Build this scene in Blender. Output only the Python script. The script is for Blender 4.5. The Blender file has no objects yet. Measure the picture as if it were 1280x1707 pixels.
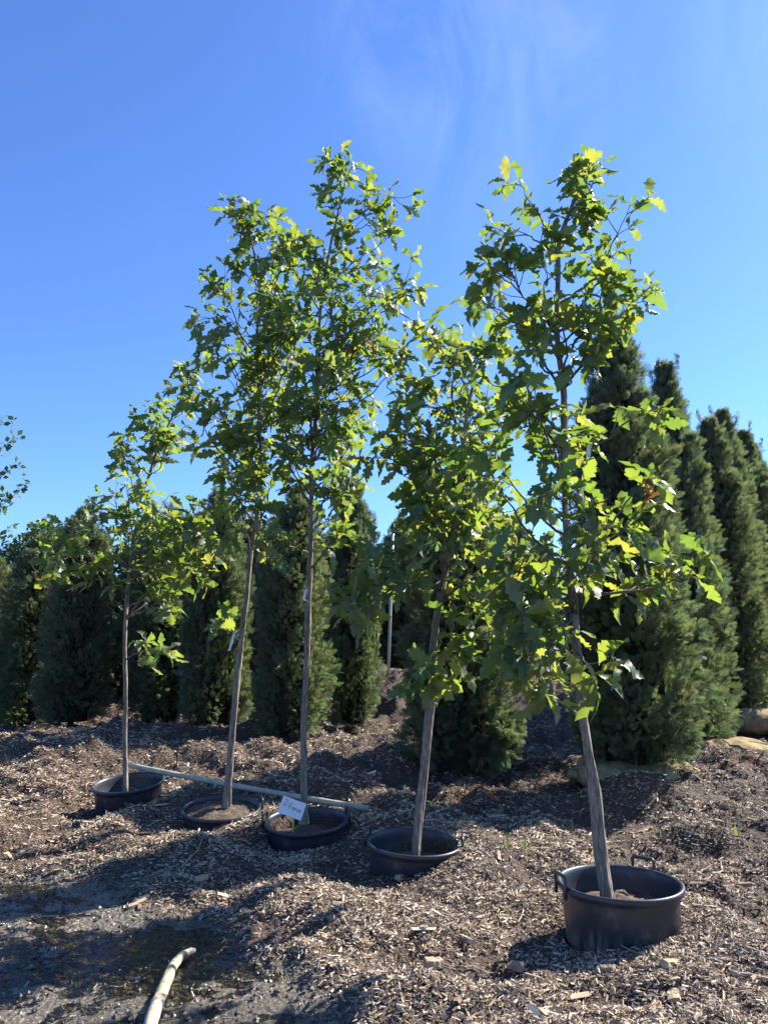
import bpy, math, random
import numpy as np
from mathutils import Vector, Matrix, Quaternion

R = math.radians
scene = bpy.context.scene
C = scene.collection
random.seed(7)
rng = np.random.default_rng(7)

# ---------------------------------------------------------------- camera
CAM_H, PITCH, FPX = 1.52, 9.7, 1282.0
cam_d = bpy.data.cameras.new("camera")
cam_d.sensor_fit = 'VERTICAL'
cam_d.sensor_height = 36.0
cam_d.lens = FPX / 1707 * 36.0
cam_d.clip_start = 0.05
cam_d.clip_end = 3000
cam = bpy.data.objects.new("camera", cam_d)
C.objects.link(cam)
cam.location = (0, 0, CAM_H)
cam.rotation_euler = (R(90 + PITCH), 0, 0)
scene.camera = cam

# ---------------------------------------------------------------- sky, sun, exposure
SUN_EL, SUN_AZ = 40.0, 57.0          # azimuth to the right of straight ahead (+Y)
world = bpy.data.worlds.new("World")
scene.world = world
world.use_nodes = True
wt = world.node_tree
wt.nodes.clear()
w_out = wt.nodes.new('ShaderNodeOutputWorld')
w_bg = wt.nodes.new('ShaderNodeBackground')
w_bg.inputs['Strength'].default_value = 0.074
sky = wt.nodes.new('ShaderNodeTexSky')
sky.sky_type = 'NISHITA'
sky.sun_disc = False
sky.sun_elevation = R(SUN_EL)
sky.sun_rotation = R(SUN_AZ)
sky.altitude = 300
sky.air_density = 1.0
sky.dust_density = 0.35
sky.ozone_density = 3.0
tint = wt.nodes.new('ShaderNodeMix'); tint.data_type = 'RGBA'; tint.blend_type = 'MULTIPLY'
tint.inputs[0].default_value = 1.0
tint.inputs[7].default_value = (0.65, 0.90, 1.36, 1)
wt.links.new(sky.outputs[0], tint.inputs[6])
# thin cirrus: fine streaky noise on the view direction, gathered into two faint drifts
def wnode(t, **kw):
    n = wt.nodes.new(t)
    for k, v in kw.items():
        if hasattr(n, k): setattr(n, k, v)
        else: n.inputs[k].default_value = v
    return n
tc = wnode('ShaderNodeTexCoord')
mp = wnode('ShaderNodeMapping'); mp.inputs['Rotation'].default_value = (0.35, 0.15, -0.5); mp.inputs['Scale'].default_value = (7.0, 3.0, 2.6)
nz = wnode('ShaderNodeTexNoise', Scale=1.7, Detail=9, Roughness=0.62, Distortion=0.9)
wt.links.new(tc.outputs['Generated'], mp.inputs[0]); wt.links.new(mp.outputs[0], nz.inputs['Vector'])
rp = wnode('ShaderNodeMapRange'); rp.inputs['From Min'].default_value = 0.40; rp.inputs['From Max'].default_value = 0.78
wt.links.new(nz.outputs[0], rp.inputs['Value'])
total = None
for (dx, dy, dz, lo, amt) in ((0.075, 0.72, 0.69, 0.978, 0.065), (0.13, 0.79, 0.60, 0.983, 0.045), (0.52, 0.60, 0.64, 0.955, 0.07), (0.0, 0.5, 0.86, 0.3, 0.004)):
    v = Vector((dx, dy, dz)).normalized()
    dt = wnode('ShaderNodeVectorMath', operation='DOT_PRODUCT'); dt.inputs[1].default_value = v
    wt.links.new(tc.outputs['Generated'], dt.inputs[0])
    mr = wnode('ShaderNodeMapRange', interpolation_type='SMOOTHERSTEP'); mr.inputs['From Min'].default_value = lo; mr.inputs['From Max'].default_value = 1.0; mr.inputs['To Max'].default_value = amt
    wt.links.new(dt.outputs['Value'], mr.inputs['Value'])
    if total is None: total = mr
    else:
        ad = wnode('ShaderNodeMath', operation='ADD'); wt.links.new(total.outputs[0], ad.inputs[0]); wt.links.new(mr.outputs[0], ad.inputs[1]); total = ad
mu = wnode('ShaderNodeMath', operation='MULTIPLY'); wt.links.new(total.outputs[0], mu.inputs[0]); wt.links.new(rp.outputs[0], mu.inputs[1])
cl = wnode('ShaderNodeMix', data_type='RGBA'); cl.inputs[7].default_value = (9.0, 9.4, 10.0, 1)
wt.links.new(mu.outputs[0], cl.inputs[0]); wt.links.new(tint.outputs[2], cl.inputs[6])
wt.links.new(cl.outputs[2], w_bg.inputs[0]); wt.links.new(w_bg.outputs[0], w_out.inputs[0])

sun_d = bpy.data.lights.new("sun", 'SUN')
sun_d.energy = 5.0
sun_d.angle = R(0.53)
sun_d.color = (1.0, 0.94, 0.84)
sun = bpy.data.objects.new("sun", sun_d)
C.objects.link(sun)
SUN_DIR = Vector((math.sin(R(SUN_AZ)) * math.cos(R(SUN_EL)), math.cos(R(SUN_AZ)) * math.cos(R(SUN_EL)), math.sin(R(SUN_EL))))
sun.rotation_euler = (-SUN_DIR).to_track_quat('-Z', 'Y').to_euler()

scene.view_settings.view_transform = 'Standard'
scene.view_settings.look = 'None'
scene.view_settings.exposure = 1.4
scene.view_settings.gamma = 1.0
scene.view_settings.use_curve_mapping = False
scene.cycles.max_bounces = 8
scene.cycles.transparent_max_bounces = 8
scene.cycles.caustics_reflective = False
scene.cycles.caustics_refractive = False

# ---------------------------------------------------------------- helpers
cp, sp = math.cos(R(PITCH)), math.sin(R(PITCH))

def P(px, py, Y):
    """world point at forward distance Y seen along a direction measured in the photograph"""
    u = (px - 640) / FPX
    v = -(py - 853.5) / FPX
    y = cp - v * sp
    z = sp + v * cp
    s = Y / y
    return Vector((u * s, Y, CAM_H + z * s))

def project(pts):
    pts = np.asarray(pts, float)
    d = pts - np.array([0, 0, CAM_H])
    f = d[:, 1] * cp + d[:, 2] * sp
    up = -d[:, 1] * sp + d[:, 2] * cp
    return np.stack([640 + FPX * d[:, 0] / f, 853.5 - FPX * up / f, f], 1)

def sstep(a, b, x):
    t = np.clip((np.asarray(x, float) - a) / (b - a), 0, 1)
    return t * t * (3 - 2 * t)

_lat = rng.random((256, 256))
def vnoise(x, y, seed=0):
    x = np.asarray(x, float) + seed * 17.31
    y = np.asarray(y, float) + seed * 9.77
    xi = np.floor(x).astype(int); yi = np.floor(y).astype(int)
    fx = x - xi; fy = y - yi
    fx = fx * fx * (3 - 2 * fx); fy = fy * fy * (3 - 2 * fy)
    a = _lat[xi % 256, yi % 256]; b = _lat[(xi + 1) % 256, yi % 256]
    c = _lat[xi % 256, (yi + 1) % 256]; d = _lat[(xi + 1) % 256, (yi + 1) % 256]
    return (a * (1 - fx) + b * fx) * (1 - fy) + (c * (1 - fx) + d * fx) * fy - 0.5

def new_mesh(name, verts, faces, mats, smooth=False):
    """verts (n,3); faces: (m,3) or (m,4) int array, or a list of such arrays"""
    me = bpy.data.meshes.new(name)
    verts = np.ascontiguousarray(np.asarray(verts, dtype=np.float32).reshape(-1, 3))
    if not isinstance(faces, (list, tuple)):
        faces = [faces]
    faces = [np.asarray(f, dtype=np.int32) for f in faces if len(f)]
    loops = np.concatenate([f.ravel() for f in faces])
    totals = np.concatenate([np.full(len(f), f.shape[1], dtype=np.int32) for f in faces])
    starts = np.concatenate([[0], np.cumsum(totals)[:-1]]).astype(np.int32)
    me.vertices.add(len(verts)); me.vertices.foreach_set('co', verts.ravel())
    me.loops.add(len(loops)); me.loops.foreach_set('vertex_index', loops.astype(np.int32))
    me.polygons.add(len(totals)); me.polygons.foreach_set('loop_start', starts)
    me.polygons.foreach_set('use_smooth', np.full(len(totals), smooth, dtype=bool))
    me.update(calc_edges=True)
    me.validate()
    for m in (mats if isinstance(mats, (list, tuple)) else [mats]):
        me.materials.append(m)
    return me

def attr_f(me, name, data):
    a = me.attributes.new(name, 'FLOAT', 'POINT')
    a.data.foreach_set('value', np.asarray(data, dtype=np.float32))

def attr_c(me, name, data):
    a = me.attributes.new(name, 'FLOAT_COLOR', 'POINT')
    data = np.asarray(data, dtype=np.float32)
    if data.shape[1] == 3:
        data = np.concatenate([data, np.ones((len(data), 1), np.float32)], 1)
    a.data.foreach_set('color', data.ravel())

def link(name, me, parent=None):
    o = bpy.data.objects.new(name, me)
    C.objects.link(o)
    if parent is not None:
        o.parent = parent
    return o

def tag(o, label=None, cat=None, group=None, kind=None):
    if label: o['label'] = label
    if cat: o['category'] = cat
    if group: o['group'] = group
    if kind: o['kind'] = kind
    return o

def empty(name, loc, label, cat, group=None, rot=(0, 0, 0)):
    o = bpy.data.objects.new(name, None)
    o.empty_display_size = 0.1
    C.objects.link(o)
    o.location = loc
    o.rotation_euler = rot
    return tag(o, label, cat, group)

def smooth_path(pts, n):
    """Catmull-Rom through the points, n samples"""
    p = np.array([tuple(q) for q in pts], float)
    p = np.vstack([2 * p[0] - p[1], p, 2 * p[-1] - p[-2]])
    segs = len(p) - 3
    out = []
    for t in np.linspace(0, segs - 1e-9, n):
        i = int(t); f = t - i
        a, b, c, d = p[i], p[i + 1], p[i + 2], p[i + 3]
        out.append(0.5 * ((2 * b) + (-a + c) * f + (2 * a - 5 * b + 4 * c - d) * f * f + (-a + 3 * b - 3 * c + d) * f ** 3))
    return np.array(out)

def tube(path, radii, seg=8, rough=0.0, cap=True, rs=None, squash=None):
    """vertices and faces of a tube along a path; rough = relative radial unevenness"""
    path = np.asarray(path, float); n = len(path)
    radii = np.broadcast_to(np.asarray(radii, float), (n,))
    tang = np.gradient(path, axis=0)
    tang /= np.linalg.norm(tang, axis=1)[:, None] + 1e-12
    ref = np.array([1.0, 0, 0]) if abs(tang[0][0]) < 0.8 else np.array([0, 1.0, 0])
    V = []
    ang = np.arange(seg) * 2 * math.pi / seg
    for i in range(n):
        a = ref - tang[i] * ref.dot(tang[i]); a /= np.linalg.norm(a); ref = a
        b = np.cross(tang[i], a)
        r = np.full(seg, radii[i])
        if rough and rs is not None:
            r = r * (1 + rough * (rs.random(seg) - 0.5) * 2)
        V.append(path[i] + np.outer(np.cos(ang) * r, a) + np.outer(np.sin(ang) * r, b))
    V = np.vstack(V)
    F = []
    i, j = np.meshgrid(np.arange(n - 1), np.arange(seg), indexing='ij')
    j2 = (j + 1) % seg
    F = np.stack([i * seg + j, i * seg + j2, (i + 1) * seg + j2, (i + 1) * seg + j], -1).reshape(-1, 4)
    T = []
    if cap:
        V = np.vstack([V, path[0], path[-1]])
        a0, a1 = n * seg, n * seg + 1
        T = [(a0, (k + 1) % seg, k) for k in range(seg)] + [(a1, (n - 1) * seg + k, (n - 1) * seg + (k + 1) % seg) for k in range(seg)]
    return V, F, np.array(T, dtype=int).reshape(-1, 3)

class Acc:
    """gathers several shapes into one mesh"""
    def __init__(self): self.v = []; self.q = []; self.t = []; self.n = 0
    def add(self, V, Q=None, T=None):
        V = np.asarray(V, float)
        if Q is not None and len(Q): self.q.append(np.asarray(Q) + self.n)
        if T is not None and len(T): self.t.append(np.asarray(T) + self.n)
        self.v.append(V); self.n += len(V)
    def tube(self, *a, **k):
        V, Q, T = tube(*a, **k); self.add(V, Q, T)
    def mesh(self, name, mat, smooth=True):
        f = []
        if self.q: f.append(np.vstack(self.q))
        if self.t: f.append(np.vstack(self.t))
        return new_mesh(name, np.vstack(self.v), f, mat, smooth)

def box(c, sx, sy, sz, rot=None):
    V = np.array([(x * sx / 2, y * sy / 2, z * sz / 2) for x in (-1, 1) for y in (-1, 1) for z in (-1, 1)], float)
    if rot is not None:
        V = V @ np.array(rot.to_3x3()).T
    return V + np.array(tuple(c)), np.array([(0, 1, 3, 2), (4, 6, 7, 5), (0, 4, 5, 1), (2, 3, 7, 6), (0, 2, 6, 4), (1, 5, 7, 3)])

# ---------------------------------------------------------------- materials
def mat(name):
    m = bpy.data.materials.new(name)
    m.use_nodes = True
    nt = m.node_tree
    nt.nodes.clear()
    return m, nt

def nd(nt, t, **kw):
    n = nt.nodes.new(t)
    for k, v in kw.items():
        if hasattr(n, k): setattr(n, k, v)
        else: n.inputs[k.replace('_', ' ')].default_value = v
    return n

def ramp(nt, stops):
    r = nt.nodes.new('ShaderNodeValToRGB')
    e = r.color_ramp.elements
    while len(e) < len(stops): e.new(0.5)
    for k, (p, c) in enumerate(stops):
        e[k].position = p; e[k].color = (*c, 1)
    return r

def noisy(name, stops, scale, rough=0.8, bump=0.3, bscale=None, stretch=(1, 1, 1), spec=0.3, detail=6, dist=0.01):
    m, nt = mat(name)
    out = nd(nt, 'ShaderNodeOutputMaterial')
    b = nd(nt, 'ShaderNodeBsdfPrincipled')
    b.inputs['Roughness'].default_value = rough
    b.inputs['Specular IOR Level'].default_value = spec
    tc = nd(nt, 'ShaderNodeTexCoord')
    mp = nd(nt, 'ShaderNodeMapping'); mp.inputs['Scale'].default_value = stretch
    n1 = nd(nt, 'ShaderNodeTexNoise', Scale=scale, Detail=detail, Roughness=0.65)
    r = ramp(nt, stops)
    nt.links.new(tc.outputs['Object'], mp.inputs[0]); nt.links.new(mp.outputs[0], n1.inputs['Vector'])
    nt.links.new(n1.outputs[0], r.inputs[0]); nt.links.new(r.outputs[0], b.inputs['Base Color'])
    if bump:
        n2 = nd(nt, 'ShaderNodeTexNoise', Scale=bscale or scale * 2, Detail=5)
        nt.links.new(mp.outputs[0], n2.inputs['Vector'])
        bp = nd(nt, 'ShaderNodeBump', Strength=bump, Distance=dist)
        nt.links.new(n2.outputs[0], bp.inputs['Height']); nt.links.new(bp.outputs[0], b.inputs['Normal'])
    nt.links.new(b.outputs[0], out.inputs[0])
    return m

def leaf_material(name, stops, trans_stops, trans=0.42, rough=0.36, spec=0.5):
    m, nt = mat(name)
    out = nd(nt, 'ShaderNodeOutputMaterial')
    at = nd(nt, 'ShaderNodeAttribute', attribute_name='rnd')
    oi = nd(nt, 'ShaderNodeObjectInfo')
    ad = nd(nt, 'ShaderNodeMath', operation='ADD')
    fr = nd(nt, 'ShaderNodeMath', operation='FRACT')
    nt.links.new(at.outputs['Fac'], ad.inputs[0]); nt.links.new(oi.outputs['Random'], ad.inputs[1]); nt.links.new(ad.outputs[0], fr.inputs[0])
    r1 = ramp(nt, stops); r2 = ramp(nt, trans_stops)
    nt.links.new(fr.outputs[0], r1.inputs[0]); nt.links.new(fr.outputs[0], r2.inputs[0])
    b = nd(nt, 'ShaderNodeBsdfPrincipled')
    b.inputs['Roughness'].default_value = rough; b.inputs['Specular IOR Level'].default_value = spec
    t = nd(nt, 'ShaderNodeBsdfTranslucent')
    mx = nd(nt, 'ShaderNodeMixShader'); mx.inputs[0].default_value = trans
    nt.links.new(r1.outputs[0], b.inputs['Base Color']); nt.links.new(r2.outputs[0], t.inputs[0])
    nt.links.new(b.outputs[0], mx.inputs[1]); nt.links.new(t.outputs[0], mx.inputs[2]); nt.links.new(mx.outputs[0], out.inputs[0])
    # blotchy veins
    tc = nd(nt, 'ShaderNodeTexCoord'); n2 = nd(nt, 'ShaderNodeTexNoise', Scale=45.0, Detail=3)
    bp = nd(nt, 'ShaderNodeBump', Strength=0.25, Distance=0.004)
    nt.links.new(tc.outputs['Object'], n2.inputs['Vector']); nt.links.new(n2.outputs[0], bp.inputs['Height']); nt.links.new(bp.outputs[0], b.inputs['Normal'])
    return m

M_leaf = leaf_material('oak_leaf',
    [(0.0, (0.085, 0.130, 0.075)), (0.45, (0.105, 0.150, 0.080)), (0.8, (0.125, 0.165, 0.080)), (1.0, (0.15, 0.17, 0.08))],
    [(0.0, (0.20, 0.33, 0.04)), (0.5, (0.29, 0.40, 0.045)), (0.85, (0.40, 0.46, 0.05)), (1.0, (0.5, 0.47, 0.06))], 0.48, 0.46, 0.6)
M_dry = leaf_material('dry_leaf', [(0, (0.16, 0.075, 0.035)), (1, (0.28, 0.15, 0.07))], [(0, (0.3, 0.12, 0.04)), (1, (0.35, 0.16, 0.05))], 0.25, 0.7, 0.2)
M_small = leaf_material('small_leaf',
    [(0.0, (0.04, 0.075, 0.03)), (1.0, (0.08, 0.12, 0.05))], [(0, (0.14, 0.24, 0.04)), (1, (0.22, 0.32, 0.06))], 0.3, 0.45, 0.4)
M_thuja = leaf_material('arborvitae_spray',
    [(0.0, (0.088, 0.120, 0.072)), (0.55, (0.122, 0.152, 0.088)), (0.85, (0.148, 0.168, 0.092)), (0.965, (0.16, 0.165, 0.10)), (1.0, (0.20, 0.15, 0.09))],
    [(0, (0.13, 0.20, 0.08)), (0.8, (0.20, 0.27, 0.09)), (1, (0.28, 0.24, 0.09))], 0.42, 0.40, 0.6)
M_thuja_gold = leaf_material('golden_arborvitae_spray',
    [(0.0, (0.10, 0.125, 0.035)), (1.0, (0.17, 0.17, 0.05))], [(0, (0.22, 0.27, 0.03)), (1, (0.35, 0.34, 0.05))], 0.3, 0.5, 0.4)
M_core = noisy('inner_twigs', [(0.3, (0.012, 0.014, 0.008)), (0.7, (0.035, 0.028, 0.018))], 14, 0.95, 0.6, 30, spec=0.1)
M_bark = noisy('oak_bark', [(0.32, (0.085, 0.068, 0.054)), (0.5, (0.22, 0.185, 0.148)), (0.70, (0.40, 0.355, 0.295))], 60, 0.85, 0.9, 60, stretch=(1.6, 1.6, 0.22), spec=0.2, dist=0.012)
M_branch = noisy('oak_branch', [(0.3, (0.07, 0.058, 0.045)), (0.7, (0.20, 0.175, 0.14))], 30, 0.75, 0.3, 60, spec=0.3)
def pot_material():
    m, nt = mat('pot_plastic')
    L = nt.links.new
    out = nd(nt, 'ShaderNodeOutputMaterial'); b = nd(nt, 'ShaderNodeBsdfPrincipled')
    b.inputs['Specular IOR Level'].default_value = 0.5
    tc = nd(nt, 'ShaderNodeTexCoord')
    n1 = nd(nt, 'ShaderNodeTexNoise', Scale=8.0, Detail=9, Roughness=0.7); n2 = nd(nt, 'ShaderNodeTexNoise', Scale=70.0, Detail=4)
    n3 = nd(nt, 'ShaderNodeTexNoise', Scale=26.0, Detail=6, Roughness=0.7)
    mp = nd(nt, 'ShaderNodeMapping'); mp.inputs['Scale'].default_value = (1.0, 1.0, 0.12)
    L(tc.outputs['Object'], n1.inputs['Vector']); L(tc.outputs['Object'], n2.inputs['Vector']); L(tc.outputs['Object'], mp.inputs[0]); L(mp.outputs[0], n3.inputs['Vector'])
    r1 = ramp(nt, [(0.35, (0.022, 0.026, 0.034)), (0.56, (0.034, 0.039, 0.048)), (0.70, (0.11, 0.105, 0.095))]); L(n1.outputs[0], r1.inputs[0])
    # dried mud splashed round the foot, in streaky drips
    sx = nd(nt, 'ShaderNodeSeparateXYZ'); L(tc.outputs['Object'], sx.inputs[0])
    mr = nd(nt, 'ShaderNodeMapRange'); mr.inputs['From Min'].default_value = -0.10; mr.inputs['From Max'].default_value = -0.30; mr.inputs['To Min'].default_value = -0.16; mr.inputs['To Max'].default_value = 0.20
    L(sx.outputs['Z'], mr.inputs['Value'])
    ad = nd(nt, 'ShaderNodeMath', operation='ADD'); L(mr.outputs[0], ad.inputs[0]); L(n3.outputs[0], ad.inputs[1])
    r2 = ramp(nt, [(0.52, (0, 0, 0)), (0.68, (0.75, 0.75, 0.75))]); L(ad.outputs[0], r2.inputs[0])
    mx = nd(nt, 'ShaderNodeMix', data_type='RGBA'); mx.inputs[7].default_value = (0.15, 0.12, 0.09, 1)
    L(r2.outputs[0], mx.inputs[0]); L(r1.outputs[0], mx.inputs[6]); L(mx.outputs[2], b.inputs['Base Color'])
    rr = nd(nt, 'ShaderNodeMapRange'); rr.inputs['To Min'].default_value = 0.40; rr.inputs['To Max'].default_value = 0.9; L(r2.outputs[0], rr.inputs['Value']); L(rr.outputs[0], b.inputs['Roughness'])
    bp = nd(nt, 'ShaderNodeBump', Strength=0.15, Distance=0.004); L(n2.outputs[0], bp.inputs['Height']); L(bp.outputs[0], b.inputs['Normal'])
    L(b.outputs[0], out.inputs[0])
    return m
M_pot = pot_material()
M_soil = noisy('potting_soil', [(0.3, (0.035, 0.026, 0.02)), (0.55, (0.12, 0.09, 0.065)), (0.75, (0.30, 0.24, 0.17))], 60, 0.9, 0.8, 90, spec=0.15)
M_pole = noisy('weathered_pole', [(0.3, (0.26, 0.255, 0.20)), (0.7, (0.45, 0.43, 0.35))], 9, 0.55, 0.2, 40, spec=0.4)
M_white = noisy('white_pvc', [(0.3, (0.62, 0.63, 0.62)), (0.7, (0.78, 0.78, 0.76))], 8, 0.4, 0, spec=0.45)
M_card = noisy('white_card', [(0.3, (0.76, 0.77, 0.79)), (0.7, (0.84, 0.84, 0.84))], 20, 0.6, 0.05)
M_ink = noisy('green_ink', [(0.3, (0.02, 0.09, 0.10)), (0.7, (0.03, 0.14, 0.13))], 40, 0.6, 0)
M_yellow = noisy('yellow_stake', [(0.3, (0.62, 0.55, 0.06)), (0.7, (0.7, 0.62, 0.1))], 20, 0.5, 0)
M_dark = noisy('dark_metal', [(0.3, (0.03, 0.03, 0.03)), (0.7, (0.07, 0.06, 0.055))], 30, 0.5, 0.1)
M_green = noisy('green_plastic', [(0.3, (0.01, 0.25, 0.13)), (0.7, (0.03, 0.42, 0.22))], 20, 0.4, 0.2, 60)
M_burlap = noisy('burlap', [(0.3, (0.17, 0.12, 0.065)), (0.55, (0.34, 0.255, 0.135)), (0.75, (0.45, 0.355, 0.20))], 11, 0.95, 0.7, 60, spec=0.1, dist=0.012)
M_rope = noisy('jute_rope', [(0.3, (0.14, 0.10, 0.06)), (0.7, (0.30, 0.23, 0.14))], 60, 0.95, 0.3)
M_stick = noisy('dry_stick', [(0.3, (0.20, 0.155, 0.11)), (0.7, (0.42, 0.35, 0.26))], 25, 0.85, 0.4, 60)
M_chunk = noisy('wood_chunk', [(0.3, (0.22, 0.16, 0.10)), (0.7, (0.50, 0.40, 0.27))], 14, 0.85, 0.5, 40, stretch=(0.3, 1, 1))
M_peel = noisy('peeled_branch', [(0.30, (0.12, 0.08, 0.05)), (0.45, (0.36, 0.29, 0.18)), (0.6, (0.52, 0.46, 0.32)), (0.75, (0.56, 0.50, 0.37))], 16, 0.6, 0.5, 30, spec=0.3)
M_grass = leaf_material('grass_blade', [(0, (0.07, 0.14, 0.03)), (1, (0.12, 0.18, 0.04))], [(0, (0.3, 0.45, 0.05)), (1, (0.4, 0.5, 0.08))], 0.4, 0.5, 0.3)
M_hose = noisy('drip_line', [(0.3, (0.18, 0.13, 0.09)), (0.7, (0.30, 0.22, 0.15))], 20, 0.6, 0)

def chip_material():
    m, nt = mat('wood_chips')
    out = nd(nt, 'ShaderNodeOutputMaterial')
    b = nd(nt, 'ShaderNodeBsdfPrincipled')
    b.inputs['Roughness'].default_value = 0.72; b.inputs['Specular IOR Level'].default_value = 0.35
    at = nd(nt, 'ShaderNodeAttribute', attribute_name='Col')
    nt.links.new(at.outputs['Color'], b.inputs['Base Color'])
    tc = nd(nt, 'ShaderNodeTexCoord'); n = nd(nt, 'ShaderNodeTexNoise', Scale=160.0, Detail=3)
    bp = nd(nt, 'ShaderNodeBump', Strength=0.5, Distance=0.004)
    nt.links.new(tc.outputs['Object'], n.inputs['Vector']); nt.links.new(n.outputs[0], bp.inputs['Height']); nt.links.new(bp.outputs[0], b.inputs['Normal'])
    nt.links.new(b.outputs[0], out.inputs[0])
    return m
M_chip = chip_material()

def ground_material():
    m, nt = mat('mulch_and_mud')
    L = nt.links.new
    out = nd(nt, 'ShaderNodeOutputMaterial')
    b = nd(nt, 'ShaderNodeBsdfPrincipled')
    tc = nd(nt, 'ShaderNodeTexCoord')
    wet = nd(nt, 'ShaderNodeAttribute', attribute_name='wet')
    n1 = nd(nt, 'ShaderNodeTexNoise', Scale=1.3, Detail=5); n2 = nd(nt, 'ShaderNodeTexNoise', Scale=55.0, Detail=6, Roughness=0.7)
    n3 = nd(nt, 'ShaderNodeTexVoronoi', Scale=42.0)
    for n in (n1, n2, n3): L(tc.outputs['Object'], n.inputs['Vector'])
    r1 = ramp(nt, [(0.32, (0.026, 0.018, 0.013)), (0.5, (0.075, 0.050, 0.034)), (0.7, (0.21, 0.145, 0.095))])
    L(n2.outputs[0], r1.inputs[0])
    r2 = ramp(nt, [(0.30, (0.06, 0.052, 0.042)), (0.50, (0.145, 0.124, 0.094)), (0.72, (0.28, 0.235, 0.175))])
    mixn = nd(nt, 'ShaderNodeMix', data_type='FLOAT'); mixn.inputs[0].default_value = 0.55
    L(n2.outputs[0], mixn.inputs[2]); L(n1.outputs[0], mixn.inputs[3]); L(mixn.outputs[0], r2.inputs[0])
    mc = nd(nt, 'ShaderNodeMix', data_type='RGBA')
    L(wet.outputs['Fac'], mc.inputs[0]); L(r1.outputs[0], mc.inputs[6]); L(r2.outputs[0], mc.inputs[7])
    L(mc.outputs[2], b.inputs['Base Color'])
    rr = nd(nt, 'ShaderNodeMapRange'); rr.inputs['To Min'].default_value = 0.9; rr.inputs['To Max'].default_value = 0.13
    L(wet.outputs['Fac'], rr.inputs['Value']); L(rr.outputs[0], b.inputs['Roughness'])
    b.inputs['Specular IOR Level'].default_value = 0.5
    n4 = nd(nt, 'ShaderNodeTexNoise', Scale=170.0, Detail=3)
    L(tc.outputs['Object'], n4.inputs['Vector'])
    ad = nd(nt, 'ShaderNodeMath', operation='ADD'); ad0 = nd(nt, 'ShaderNodeMath', operation='MULTIPLY_ADD'); ad0.inputs[1].default_value = 0.5
    L(n4.outputs[0], ad0.inputs[0]); L(n2.outputs[0], ad0.inputs[2])
    L(ad0.outputs[0], ad.inputs[0]); L(n3.outputs['Distance'], ad.inputs[1])
    bp = nd(nt, 'ShaderNodeBump', Strength=0.9, Distance=0.02)
    L(ad.outputs[0], bp.inputs['Height']); L(bp.outputs[0], b.inputs['Normal'])
    L(b.outputs[0], out.inputs[0])
    return m
M_ground = ground_material()

def water_material():
    m, nt = mat('puddle_water')
    L = nt.links.new
    out = nd(nt, 'ShaderNodeOutputMaterial')
    tr = nd(nt, 'ShaderNodeBsdfTransparent'); tr.inputs[0].default_value = (0.86, 0.82, 0.62, 1)
    gl = nd(nt, 'ShaderNodeBsdfGlossy'); gl.inputs['Roughness'].default_value = 0.05
    fr = nd(nt, 'ShaderNodeFresnel'); fr.inputs['IOR'].default_value = 1.33
    tc = nd(nt, 'ShaderNodeTexCoord')
    mp = nd(nt, 'ShaderNodeMapping'); mp.inputs['Scale'].default_value = (0.6, 1.5, 1); mp.inputs['Rotation'].default_value = (0, 0, 0.25)
    n = nd(nt, 'ShaderNodeTexNoise', Scale=16.0, Detail=4, Roughness=0.55)
    bp = nd(nt, 'ShaderNodeBump', Strength=0.9, Distance=0.010)
    L(tc.outputs['Object'], mp.inputs[0]); L(mp.outputs[0], n.inputs['Vector']); L(n.outputs[0], bp.inputs['Height'])
    L(bp.outputs[0], gl.inputs['Normal']); L(bp.outputs[0], fr.inputs['Normal'])
    mx = nd(nt, 'ShaderNodeMixShader')
    L(fr.outputs[0], mx.inputs[0]); L(tr.outputs[0], mx.inputs[1]); L(gl.outputs[0], mx.inputs[2]); L(mx.outputs[0], out.inputs[0])
    return m
M_water = water_material()

# ---------------------------------------------------------------- terrain
MOUNDS = [  # x, y, sx, sy, h
    (1.66, 4.25, 0.22, 0.35, 0.10), (1.45, 3.95, 0.35, 0.18, 0.05),
    (0.62, 5.45, 0.45, 0.45, 0.13), (-0.18, 5.75, 0.28, 0.35, 0.07), (0.45, 6.5, 0.9, 0.5, 0.10),
    (-0.9, 6.05, 0.3, 0.3, 0.05), (-1.25, 6.3, 0.5, 0.3, 0.06), (-1.9, 7.2, 0.35, 0.4, 0.14), (-2.0, 6.7, 0.5, 0.3, 0.05),
    (-1.35, 7.3, 0.9, 0.4, 0.10), (-3.3, 7.2, 0.7, 0.5, 0.10), (-2.9, 6.3, 0.5, 0.3, 0.06), (-3.6, 9.2, 1.1, 0.6, 0.16), (-1.8, 9.4, 1.4, 0.6, 0.12),
    (-0.3, 8.3, 0.8, 0.6, 0.12), (-0.25, 9.6, 0.6, 0.8, 0.22), (0.1, 14.2, 0.9, 1.2, 0.55), (-2.9, 11.0, 1.5, 0.7, 0.15),
    (2.0, 8.2, 0.9, 0.6, 0.10), (1.45, 10.6, 0.8, 0.7, 0.22), (1.9, 7.2, 0.7, 0.35, 0.10), (2.2, 13.5, 1.4, 1.2, 0.45), (3.2, 18.5, 2.5, 1.8, 0.75),
    (3.2, 6.6, 0.6, 0.5, 0.06), (1.45, 8.2, 0.45, 0.55, -0.16), (2.45, 7.20, 0.26, 0.15, 0.17), (2.02, 7.3, 0.22, 0.15, 0.12), (2.5, 8.0, 0.6, 0.5, 0.05), (4.2, 8.5, 0.9, 0.7, 0.10), (2.6, 5.2, 0.6, 0.5, 0.03), (0.75, 4.35, 0.4, 0.35, 0.03),
]
POTS = [(1.26, 4.40), (0.209, 5.66), (-0.61, 6.36), (-1.355, 6.73), (-2.38, 7.49)]
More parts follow.
